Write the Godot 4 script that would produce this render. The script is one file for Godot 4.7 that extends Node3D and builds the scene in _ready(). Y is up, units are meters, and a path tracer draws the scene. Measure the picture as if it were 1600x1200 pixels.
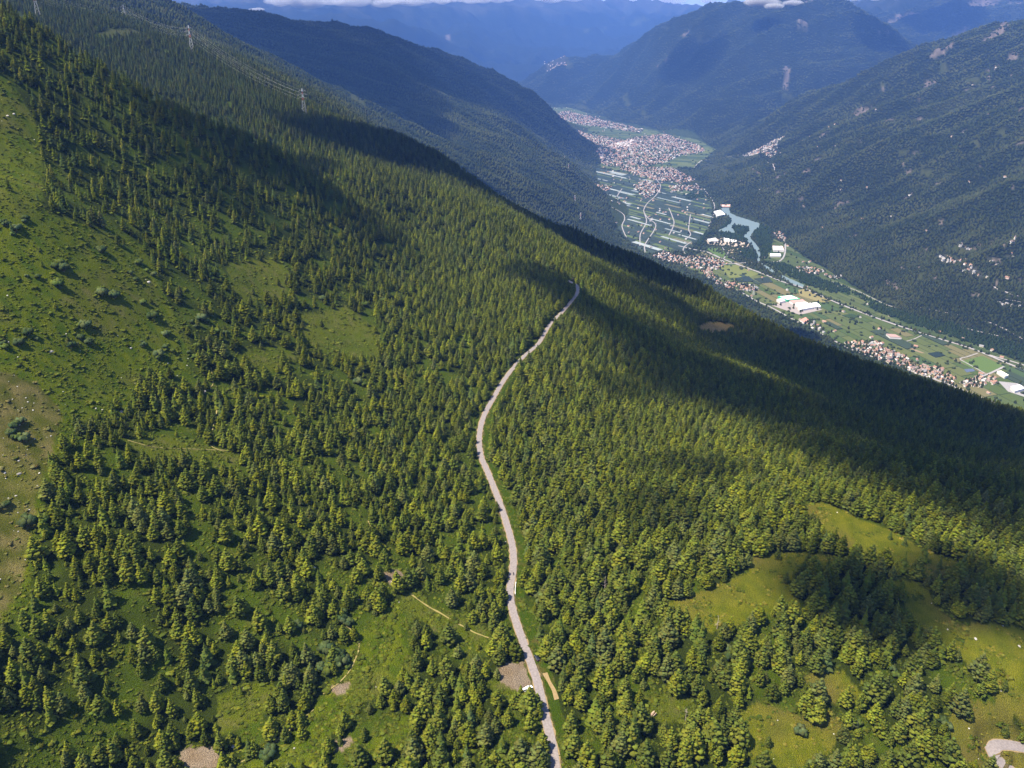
extends Node3D
# An alpine flank seen from the air: pine woods along a contour road, a wide valley with villages below, hazy ranges behind.
# Units are metres, y is the height above the valley floor, the camera looks along -z.

const NA := 680
const NR := 800
const AZ0 := -0.98
const AZ1 := 0.98
const R0 := 130.0
const R1 := 36000.0
const FOREST := 0
const MEADOW := 1
const OPEN := 2
const TAN := 3
const GAP := 4
const LOT := 5
const TANFIELD := 6
const VERGE := 7
const ROAD := 8
const SCAR := 9
const LEA := 10
const FLOOR := 11
const TOWN := 12
const GROVE := 13
const WATER := 14
const PLAIN := 15

var relief := [20,-252,844,13,-304,846,0,-354,845,0,-425,842,-20,-527,838,-26,-630,834,-7,-725,830,33,-846,825,80,-1004,820,0,-130,850,0,150,860,260,-130,805,-250,-130,878,-250,150,915,300,150,810,-600,-300,1090,-600,150,1100,700,-100,730,700,150,710,-217,-234,866,-176,-254,842,-119,-256,838,-59,-254,842,-253,-312,905,-197,-324,896,-141,-347,878,-75,-369,861,-302,-419,961,-266,-492,928,-200,-556,899,-115,-638,862,-375,-577,1044,-365,-750,1012,-293,-901,984,-237,-963,949,-158,-933,884,-86,-1017,852,0,-1085,832,-460,-752,1114,-447,-859,1108,-403,-912,1079,-319,-1009,1027,-262,-1052,977,-526,-909,1170,78,-1142,813,137,-1133,767,213,-1103,726,-570,-1022,1104,-534,-1052,1049,-431,-1079,989,-350,-1128,926,-486,-1062,1024,-202,-1248,925,-106,-1300,894,33,-1338,832,163,-1378,752,310,-1373,667,-237,-1221,939,-145,-1171,877,-244,-1720,950,-138,-1729,897,0,-1707,799,141,-1705,746,289,-1720,681,439,-1711,615,572,-1638,550,690,-1556,513,799,-1479,488,897,-1403,466,986,-1330,450,1096,-1265,428,-222,-1540,915,-63,-1557,857,131,-1572,743,270,-1589,684,404,-1560,620,399,-1449,618,513,-1453,578,608,-1356,558,641,-1165,571,679,-1040,585,624,-824,667,-164,-1995,709,168,-1965,521,505,-1893,360,801,-1728,238,1035,-1540,187,1150,-1468,148,1270,-1383,132,408,-523,802,348,-429,813,230,-473,836,312,-667,780,118,-632,800,146,-811,784,345,-957,718,186,-1060,753,444,-784,699,116,-381,851,191,-369,837,259,-349,830,283,-326,828,197,-290,821,64,-291,842,59,-256,838,125,-269,823,264,-285,804,328,-298,788,453,-470,781,546,-591,757,-738,-1955,1105,-926,-2245,1140,-1134,-2536,1178,-1442,-2894,1241,-1709,-2950,1365,-565,-1841,1048,-442,-1778,1006,-345,-1761,968,-678,-1772,1064,-475,-1604,1008,-355,-1500,973,-1068,-2844,1132,-781,-2684,1020,-454,-2415,910,-1841,-3631,1415,-1717,-2526,1398,-1068,-1449,1199,-460,-567,1045,2892,-8481,494,3143,-8027,704,3451,-7559,880,3854,-7312,1062,4273,-7146,1182,5074,-7243,1396,2399,-7566,169,2383,-6012,370,2514,-5286,465,2876,-5233,590,2958,-4710,646,2013,-4913,124,2120,-4283,186,2301,-3984,253,2432,-3685,320,2013,-3367,103,2136,-3105,129,2732,-3486,365,2264,-2741,174,4540,-9126,708,5588,-9241,962,3615,-9240,231,616,-16095,347,1150,-15117,610,2054,-13641,986,2835,-12678,1284,3615,-12205,1451,4082,-11990,1462,4616,-11740,1392,4956,-11430,1193,5113,-11117,986,5290,-11146,807,1890,-12231,293,2613,-11381,598,2342,-10007,229,3287,-10805,779,2958,-9481,277,4026,-10589,787,4293,-10200,656,1134,-14677,122,1541,-13218,50,2054,-10467,31,3328,-14769,1054,4914,-14266,1155,1910,-16695,460,-2666,-6073,1235,-2621,-6431,1300,-2394,-6877,1315,-1976,-7159,1211,-1676,-7467,1163,-1380,-7672,1132,-960,-7961,1044,-624,-8232,914,-260,-8490,757,135,-8743,588,489,-8963,345,725,-8758,134,-2301,-6126,1110,-1808,-5980,1029,-1479,-4832,916,-1282,-5583,879,-828,-4439,774,-657,-4187,702,-690,-5956,733,-411,-5233,590,-189,-4737,463,0,-6385,467,226,-5664,328,185,-4558,309,386,-4729,201,485,-6036,180,-3090,-8752,1093,-2095,-9213,899,-781,-10184,620,0,-10602,330,-2876,-5538,1264,-434,-3409,682,-217,-3354,558,-8217,-22380,2116,-6039,-23499,2165,-3615,-24618,2213,-945,-25722,2227,986,-26743,2058,3081,-27789,1946,5341,-28831,1822,6623,-28743,1627,7888,-26694,1950,-2794,-18598,1029,-719,-18926,541,912,-19914,298,1726,-22903,844,2773,-24691,1159,-1602,-21386,1128,-5177,-19814,1292,-10353,-19996,1696,7132,-15562,1596,8340,-16196,1785,9860,-16734,1762,11709,-16816,1942,7888,-13189,1200,7190,-13726,1174,6212,-13055,903,1683,-7228,0,1604,-5780,0,1685,-5107,0,1660,-4518,0,1705,-3944,0,1763,-3404,0,1873,-3054,0,1974,-2775,0,2105,-2439,0,2189,-8614,0,2148,-9724,0,1797,-10387,0,1447,-11560,0,1138,-12697,0,992,-14198,0,758,-9306,0,698,-7448,0,627,-6234,0,592,-4755,0,649,-4041,0,752,-3497,0,921,-2995,0,1098,-2414,0,1243,-2157,0,1500,-1900,0,1750,-1300,0,1900,-500,0,2000,200,0,1406,-8868,-30,1266,-10752,-30,877,-12493,-30,903,-5509,-30,1437,-7157,-30,1083,-4302,-30,1354,-3497,-30,1547,-2923,-30,1707,-2519,-30,1698,-2315,-30,388,-16765,-30,2300,-1300,-20,2500,-300,-20,2400,-1900,-20,3200,-600,300,3500,-1500,450,4500,-3000,1000,6500,-6000,1500,9000,-9000,1800,12000,-14000,2200,-2500,-1000,900,-3500,-3000,1700,-6000,-6000,1900,-9000,-12000,1900,-12000,-20000,2200,0,-30000,1800,14000,-28000,2200,-1500,0,800,-3000,500,1500]
var road_path := [31.7,-128.5,844.0,19.7,-248.5,844.0,19.9,-251.9,844.0,18.7,-265.1,845.0,15.7,-283.1,846.0,12.6,-303.9,846.0,7.0,-326.9,846.0,1.1,-353.6,845.0,-1.2,-374.5,844.0,0.8,-400.4,843.0,0.0,-425.4,842.0,-6.4,-466.0,840.0,-13.9,-501.8,839.0,-19.5,-527.0,838.0,-25.5,-554.0,837.0,-28.0,-590.9,835.0,-25.4,-629.6,834.0,-17.2,-674.5,832.0,-6.5,-724.6,830.0,10.4,-780.6,828.0,29.2,-827.5,826.0,38.9,-870.1,824.0,49.2,-911.2,823.0,62.2,-945.4,822.0,80.3,-1003.6,820.0,91.4,-1046.5,819.0,89.8,-1086.1,819.0,54.8,-1136.1,817.0,-10.2,-1181.1,815.0]
var hairpin_path := [287.7,-289.8,276.6,-292.5,268.5,-294.0,258.3,-294.6,252.8,-293.4,249.9,-291.0,249.9,-288.2,252.3,-285.1,256.7,-280.6]
var zone_shapes := {
	"meadow_upper": [210,-482,232,-490,246,-466,268,-452,281,-433,305,-427,289,-414,288,-404,260,-400,241,-412,223,-422,214,-443,206,-456],
	"meadow_middle": [85,-359,105,-365,126,-376,146,-391,155,-410,184,-419,208,-416,214,-406,187,-397,171,-381,172,-369,153,-358,127,-345,109,-339,94,-344,89,-351],
	"meadow_right": [225,-395,253,-395,258,-388,256,-374,264,-360,291,-366,330,-372,286,-300,261,-308,261,-321,250,-338,239,-355,237,-380],
	"meadow_low": [115,-296,129,-302,138,-300,151,-298,166,-301,172,-295,161,-281,148,-271,118,-268,116,-283],
	"meadow_strip": [164,-323,182,-324,188,-310,169,-305,156,-318],
	"meadow_hairpin": [239,-314,257,-312,272,-301,277,-283,224,-275,226,-294],
	"open_upper": [-484,-739,-453,-757,-423,-728,-353,-589,-367,-560,-393,-545],
	"open_slope": [-411,-578,-375,-577,-354,-584,-331,-615,-314,-649,-293,-624,-274,-592,-247,-561,-242,-529,-259,-500,-251,-451,-264,-415,-257,-384,-253,-361,-244,-332,-238,-306,-241,-286,-256,-270],
	"tan_slope": [-332,-420,-292,-437,-270,-420,-260,-382,-256,-359,-247,-331,-241,-305,-244,-291,-259,-275],
	"gap_a": [-273,-721,-248,-798,-227,-776,-219,-708,-243,-658],
	"gap_b": [-201,-702,-172,-764,-130,-742,-127,-682,-161,-647,-183,-648],
	"gap_c": [-220,-592,-199,-626,-182,-621,-197,-580,-218,-568],
	"gap_d": [-323,-535,-313,-570,-293,-605,-275,-591,-281,-535,-310,-509],
	"gap_e": [-240,-421,-225,-448,-194,-456,-171,-454,-190,-425,-219,-414],
	"bank_low": [-133,-255,-120,-260,-102,-275,-93,-295,-86,-318,-74,-340,-56,-366,-49,-358,-59,-330,-50,-306,-64,-292,-79,-284,-86,-271,-88,-254],
	"bank_b": [-70,-261,-62,-273,-47,-284,-44,-278,-54,-265,-65,-256],
	"gap_f": [-145,-286,-123,-297,-114,-289,-124,-276,-141,-270],
	"gap_g": [-62,-357,-37,-353,-11,-339,-14,-326,-35,-329,-54,-344],
	"glade_a": [65,-295,86,-302,98,-293,76,-281,60,-283],
	"gap_lot": [-13,-303,0,-299,11,-293,13,-286,0,-284,-11,-290],
	"lot_scar_a": [-76,-372,-68,-377,-60,-374,-58,-369,-64,-368,-70,-363],
	"lot_scar_b": [-91,-296,-86,-298,-82,-298,-82,-294,-86,-291,-91,-292],
	"lot_scar_c": [-155,-264,-146,-266,-136,-264,-136,-259,-131,-256,-151,-255,-156,-260],
	"lot_scar_d": [-84,-269,-77,-270,-75,-267,-79,-262,-86,-263],
	"lot": [-9,-308,-5,-313,0,-315,6,-316,9,-304,11,-294,7,-292,1,-295,-6,-300],
	"tan_field": [346,-1378,387,-1461,426,-1505,455,-1513,450,-1478,385,-1382,341,-1327],
	"pylon_glade": [-875,-1799,-888,-1881,-894,-1990,-928,-2191,-855,-1982,-847,-1878,-860,-1802],
}
var scar_shapes := {
	"s0": [3462,-10447,3395,-10234,3341,-10118,3329,-10171,3363,-10361,3422,-10586,3482,-10749,3516,-10778,3508,-10657],
	"s1": [4212,-11529,4182,-11475,4117,-11429,4048,-11413,4006,-11431,4010,-11473,4058,-11522,4131,-11557,4192,-11562],
	"s2": [3333,-6563,3303,-6516,3261,-6492,3227,-6503,3216,-6545,3233,-6597,3271,-6634,3311,-6639,3336,-6611],
	"s3": [3175,-7049,3163,-7028,3147,-7027,3136,-7046,3134,-7076,3142,-7104,3157,-7115,3171,-7105,3179,-7079],
	"s4": [3800,-7204,3739,-7124,3643,-7063,3555,-7050,3512,-7081,3530,-7137,3604,-7196,3707,-7241,3788,-7251],
	"s5": [7794,-13361,4149,-7137,3970,-6933,3844,-6848,3785,-6850,3811,-6919,3919,-7042,4125,-7273,7733,-13383],
	"s6": [7398,-13846,7328,-13750,7183,-13618,7032,-13514,6943,-13480,6958,-13537,7070,-13656,7227,-13781,7358,-13858],
	"s7": [6501,-13318,6460,-13248,6371,-13140,5660,-11761,5566,-11634,5577,-11675,5757,-12007,6409,-13273,6481,-13328],
	"s8": [2874,-6549,2843,-6514,2794,-6514,2750,-6552,2732,-6614,2749,-6667,2791,-6683,2839,-6657,2872,-6604],
	"s9": [2433,-4298,2424,-4281,2408,-4267,2391,-4262,2382,-4268,2385,-4284,2399,-4301,2417,-4312,2431,-4311],
	"s10": [2356,-4627,2346,-4614,2326,-4605,2306,-4603,2294,-4611,2297,-4624,2313,-4636,2334,-4641,2351,-4637],
	"s11": [2619,-12544,2603,-12530,2570,-12567,2535,-12643,2515,-12725,2519,-12771,2545,-12755,2580,-12686,2609,-12603],
	"s12": [2302,-12343,2284,-12353,2244,-12429,2200,-12541,2173,-12635,2176,-12663,2207,-12608,2251,-12503,2289,-12400],
	"s13": [3881,-11268,3860,-11253,3812,-11251,3761,-11264,3730,-11286,3733,-11306,3769,-11313,3822,-11306,3866,-11289],
	"s14": [1845,-3533,1835,-3542,1825,-3587,1821,-3650,1825,-3703,1835,-3717,1845,-3684,1851,-3622,1851,-3564],
	"s15": [1712,-3896,1704,-3892,1690,-3895,1677,-3909,1674,-3928,1680,-3944,1694,-3949,1708,-3938,1714,-3914],
	"s16": [1925,-6168,1921,-6200,1928,-6310,1945,-6460,1964,-6579,1974,-6598,1968,-6503,1952,-6353,1936,-6225],
	"s17": [2027,-6143,2025,-6170,2033,-6261,2049,-6381,2066,-6475,2073,-6488,2066,-6411,2051,-6291,2036,-6188],
	"s18": [3576,-7265,3555,-7235,3523,-7220,3496,-7228,3485,-7254,3495,-7285,3523,-7308,3555,-7313,3576,-7296],
	"s19": [4918,-11116,4884,-11076,4824,-11037,4766,-11021,4735,-11027,4742,-11048,4785,-11076,4848,-11106,4903,-11127],
	"s20": [7070,-14773,6966,-14682,6762,-14621,6550,-14614,6431,-14672,6466,-14777,6634,-14867,6853,-14893,7026,-14854],
	"s21": [8374,-14748,8197,-14510,7954,-14358,7741,-14335,7645,-14433,7713,-14615,7930,-14818,8206,-14964,8390,-14947],
	"s22": [8486,-14156,8387,-14054,8277,-14069,8202,-14185,8197,-14351,8272,-14501,8396,-14567,8502,-14504,8535,-14336],
	"s23": [4131,-11864,4086,-11783,4029,-11762,3982,-11798,3966,-11876,3994,-11973,4062,-12066,4133,-12101,4150,-11990],
	"s24": [-1478,-20684,-1480,-20239,-1512,-19968,-1563,-20028,-1612,-20389,-1630,-20847,-1608,-21177,-1559,-21260,-1508,-21076],
	"s25": [0,-21757,-38,-21616,-134,-21476,-242,-21402,-313,-21432,-315,-21552,-245,-21704,-136,-21815,-38,-21835],
	"s26": [2317,-3599,2311,-3594,2298,-3591,2284,-3591,2276,-3595,2277,-3600,2288,-3604,2302,-3606,2314,-3604],
	"s27": [2298,-3544,2291,-3533,2276,-3522,2259,-3514,2250,-3514,2251,-3522,2263,-3534,2280,-3544,2294,-3548],
	"s28": [2111,-5006,2103,-5000,2088,-5008,2074,-5026,2067,-5047,2071,-5060,2083,-5060,2098,-5046,2109,-5025],
	"s29": [1918,-5601,1909,-5580,1889,-5559,1867,-5545,1854,-5546,1855,-5561,1871,-5584,1893,-5604,1912,-5610],
	"s30": [2255,-3442,2250,-3439,2241,-3441,2232,-3447,2227,-3454,2230,-3460,2237,-3460,2247,-3456,2254,-3449],
	"s31": [1999,-3780,1991,-3770,1975,-3761,1957,-3758,1947,-3761,1949,-3769,1962,-3779,1980,-3786,1995,-3786],
	"s32": [2584,-5126,2578,-5119,2570,-5118,2562,-5126,2560,-5136,2563,-5146,2570,-5150,2579,-5147,2584,-5137],
	"s33": [2988,-5926,2975,-5903,2953,-5884,2933,-5876,2924,-5883,2930,-5903,2949,-5925,2971,-5940,2987,-5940],
	"s34": [3399,-5493,3389,-5482,3375,-5477,3362,-5481,3358,-5491,3363,-5503,3376,-5512,3390,-5512,3399,-5505],
	"s35": [2649,-6700,2634,-6679,2612,-6676,2594,-6695,2588,-6727,2597,-6757,2616,-6770,2637,-6759,2650,-6732],
	"s36": [3625,-6247,3617,-6235,3607,-6232,3601,-6240,3602,-6255,3609,-6270,3618,-6278,3626,-6276,3629,-6263],
	"s37": [3101,-6235,3091,-6219,3075,-6209,3061,-6209,3055,-6220,3061,-6237,3075,-6251,3091,-6256,3101,-6250],
	"s38": [2151,-3320,2145,-3310,2131,-3296,2116,-3287,2107,-3285,2107,-3293,2118,-3305,2133,-3317,2146,-3324],
	"s39": [2754,-4871,2744,-4864,2728,-4871,2715,-4888,2709,-4908,2714,-4922,2728,-4923,2744,-4910,2754,-4890],
	"s40": [2855,-5084,2848,-5078,2840,-5085,2836,-5100,2836,-5118,2842,-5130,2850,-5130,2856,-5118,2858,-5100],
	"s41": [1903,-5110,1898,-5103,1889,-5098,1879,-5099,1874,-5104,1875,-5111,1882,-5118,1892,-5120,1900,-5117],
	"s42": [2066,-5849,2057,-5845,2042,-5866,2028,-5903,2022,-5939,2027,-5957,2041,-5948,2056,-5915,2066,-5876],
	"s43": [3046,-6722,3036,-6708,3020,-6700,3004,-6703,2997,-6715,3002,-6730,3016,-6742,3033,-6744,3045,-6736],
	"s44": [2645,-4519,2641,-4512,2634,-4506,2628,-4504,2624,-4508,2626,-4515,2632,-4522,2639,-4526,2644,-4525],
	"s45": [3487,-6097,3474,-6073,3461,-6060,3454,-6064,3456,-6084,3467,-6110,3480,-6130,3491,-6134,3493,-6121],
	"s46": [2894,-4550,2885,-4544,2869,-4546,2855,-4557,2848,-4571,2852,-4581,2865,-4582,2881,-4575,2892,-4562],
	"s47": [2591,-4652,2587,-4648,2581,-4649,2576,-4657,2575,-4666,2578,-4674,2583,-4675,2589,-4671,2592,-4661],
	"s48": [2170,-3355,2165,-3350,2157,-3348,2150,-3352,2147,-3359,2149,-3366,2156,-3369,2164,-3368,2170,-3362],
	"s49": [2120,-3870,2113,-3862,2101,-3860,2091,-3865,2086,-3874,2089,-3884,2099,-3890,2111,-3888,2119,-3881],
	"s50": [3759,-6276,3740,-6252,3713,-6244,3691,-6255,3685,-6280,3697,-6308,3721,-6324,3747,-6323,3762,-6303],
	"s51": [1955,-5249,1947,-5241,1933,-5247,1920,-5265,1914,-5286,1917,-5301,1929,-5302,1944,-5289,1954,-5268],
	"s52": [3576,-6206,3562,-6191,3544,-6198,3532,-6224,3531,-6256,3542,-6280,3559,-6284,3575,-6266,3582,-6235],
	"s53": [1974,-3813,1969,-3802,1960,-3794,1952,-3792,1947,-3797,1949,-3806,1957,-3817,1966,-3822,1973,-3821],
	"s54": [2327,-3697,2321,-3687,2309,-3675,2297,-3667,2289,-3666,2291,-3673,2300,-3685,2313,-3695,2324,-3700],
	"s55": [1870,-5765,1860,-5745,1843,-5736,1827,-5744,1819,-5764,1823,-5788,1838,-5804,1855,-5804,1868,-5789],
	"s56": [2567,-4533,2561,-4523,2555,-4521,2551,-4527,2551,-4539,2556,-4551,2562,-4557,2568,-4555,2569,-4545],
	"s57": [2010,-5941,2000,-5915,1984,-5896,1968,-5892,1960,-5905,1963,-5930,1977,-5955,1995,-5968,2008,-5962],
	"s58": [2260,-5836,2248,-5815,2221,-5788,2192,-5766,2174,-5760,2176,-5772,2197,-5796,2226,-5823,2252,-5839],
	"s59": [2019,-3701,2013,-3696,2004,-3697,1994,-3705,1990,-3714,1993,-3722,2001,-3724,2011,-3719,2019,-3710],
	"s60": [3344,-5760,3331,-5738,3313,-5722,3300,-5720,3297,-5733,3305,-5756,3321,-5776,3337,-5786,3346,-5779],
	"s61": [3415,-6175,3399,-6152,3367,-6120,3334,-6094,3315,-6086,3320,-6100,3345,-6129,3380,-6160,3407,-6178],
	"s62": [2748,-5903,2733,-5880,2715,-5874,2703,-5890,2701,-5919,2711,-5949,2729,-5964,2745,-5959,2752,-5934],
	"s63": [2480,-5057,2472,-5042,2455,-5026,2436,-5016,2424,-5016,2425,-5026,2439,-5042,2458,-5056,2475,-5062],
	"s64": [1962,-4390,1952,-4380,1933,-4378,1914,-4384,1904,-4397,1907,-4410,1923,-4417,1943,-4415,1959,-4404],
	"s65": [2879,-5712,2867,-5704,2850,-5716,2837,-5744,2833,-5775,2840,-5794,2855,-5791,2871,-5768,2880,-5737],
	"s66": [2472,-4248,2466,-4244,2457,-4246,2447,-4252,2443,-4260,2445,-4267,2453,-4268,2463,-4263,2470,-4255],
	"s67": [2106,-4814,2101,-4804,2092,-4795,2083,-4790,2078,-4792,2079,-4801,2086,-4811,2096,-4818,2104,-4819],
	"s68": [3374,-6038,3360,-6023,3335,-6015,3313,-6020,3303,-6034,3309,-6051,3330,-6063,3355,-6065,3372,-6055],
	"s69": [2142,-4961,2138,-4956,2131,-4959,2126,-4969,2124,-4981,2126,-4991,2132,-4992,2139,-4985,2143,-4973],
	"s70": [1947,-5193,1942,-5180,1929,-5165,1916,-5154,1907,-5153,1907,-5163,1916,-5178,1930,-5192,1942,-5198],
	"s71": [2264,-3700,2256,-3687,2240,-3674,2223,-3666,2213,-3667,2215,-3677,2228,-3691,2246,-3703,2260,-3706],
	"s72": [2489,-4925,2481,-4915,2468,-4916,2457,-4928,2452,-4946,2456,-4960,2468,-4964,2481,-4957,2489,-4941],
	"s73": [3618,-5982,3603,-5966,3585,-5963,3571,-5975,3568,-5997,3578,-6018,3595,-6028,3612,-6023,3621,-6005],
	"s74": [2081,-3863,2075,-3851,2064,-3843,2055,-3842,2051,-3849,2053,-3861,2062,-3872,2073,-3877,2080,-3873],
	"s75": [2000,-3717,1993,-3708,1979,-3697,1963,-3689,1953,-3688,1954,-3694,1966,-3705,1982,-3716,1996,-3720],
	"s76": [2137,-5000,2128,-4986,2108,-4979,2087,-4981,2074,-4992,2076,-5006,2092,-5018,2114,-5021,2132,-5014],
	"s77": [1925,-4181,1921,-4169,1910,-4156,1898,-4146,1891,-4145,1891,-4153,1900,-4166,1912,-4179,1922,-4185],
	"s78": [2111,-5661,2101,-5642,2082,-5630,2062,-5629,2051,-5640,2054,-5658,2070,-5675,2091,-5683,2107,-5677],
	"s79": [2563,-4020,2559,-4017,2553,-4019,2548,-4025,2546,-4033,2549,-4038,2554,-4039,2560,-4034,2563,-4026],
	"s80": [2245,-3315,2239,-3308,2227,-3297,2213,-3289,2205,-3287,2205,-3292,2215,-3301,2229,-3311,2241,-3317],
	"s81": [2234,-3412,2227,-3405,2213,-3396,2197,-3389,2187,-3387,2188,-3391,2199,-3400,2215,-3408,2229,-3413],
	"s82": [2497,-4600,2489,-4593,2471,-4592,2453,-4596,2443,-4604,2445,-4612,2459,-4616,2478,-4615,2493,-4608],
	"s83": [3145,-5015,3130,-4999,3111,-4997,3096,-5009,3093,-5030,3102,-5049,3120,-5058,3138,-5053,3148,-5035],
	"s84": [1982,-3513,1975,-3505,1960,-3500,1945,-3501,1936,-3507,1938,-3515,1950,-3522,1966,-3524,1979,-3521],
	"s85": [2277,-4084,2270,-4073,2256,-4061,2241,-4053,2232,-4053,2234,-4061,2245,-4074,2260,-4085,2273,-4089],
	"s86": [2670,-4530,2666,-4525,2660,-4526,2656,-4533,2655,-4541,2657,-4547,2662,-4549,2668,-4545,2671,-4537],
	"s87": [2526,-6485,2506,-6440,2478,-6406,2454,-6398,2445,-6421,2456,-6464,2482,-6507,2511,-6530,2528,-6521],
	"s88": [2465,-5714,2457,-5687,2445,-5665,2435,-5658,2432,-5669,2437,-5693,2447,-5719,2459,-5735,2466,-5733],
	"s89": [3494,-5799,3482,-5781,3470,-5776,3465,-5787,3468,-5808,3478,-5830,3491,-5843,3500,-5840,3501,-5823],
	"s90": [2128,-5477,2120,-5458,2105,-5442,2089,-5437,2080,-5444,2082,-5460,2094,-5479,2111,-5491,2124,-5490],
	"s91": [2058,-3271,2051,-3267,2041,-3268,2031,-3276,2026,-3285,2029,-3293,2038,-3294,2049,-3289,2057,-3280],
	"s92": [2530,-4258,2525,-4251,2519,-4251,2514,-4258,2513,-4268,2517,-4277,2523,-4281,2529,-4277,2532,-4268],
	"s93": [2096,-4997,2088,-4981,2068,-4962,2046,-4948,2032,-4945,2033,-4957,2048,-4977,2070,-4995,2089,-5002],
	"s94": [3075,-6080,3057,-6052,3028,-6025,3000,-6012,2986,-6018,2994,-6042,3018,-6072,3049,-6093,3071,-6096],
	"s95": [2527,-4079,2521,-4071,2512,-4071,2505,-4079,2503,-4091,2508,-4102,2516,-4106,2524,-4101,2529,-4091],
	"s96": [2213,-3447,2207,-3440,2195,-3436,2183,-3438,2176,-3443,2179,-3451,2189,-3457,2201,-3458,2211,-3454],
}
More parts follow.
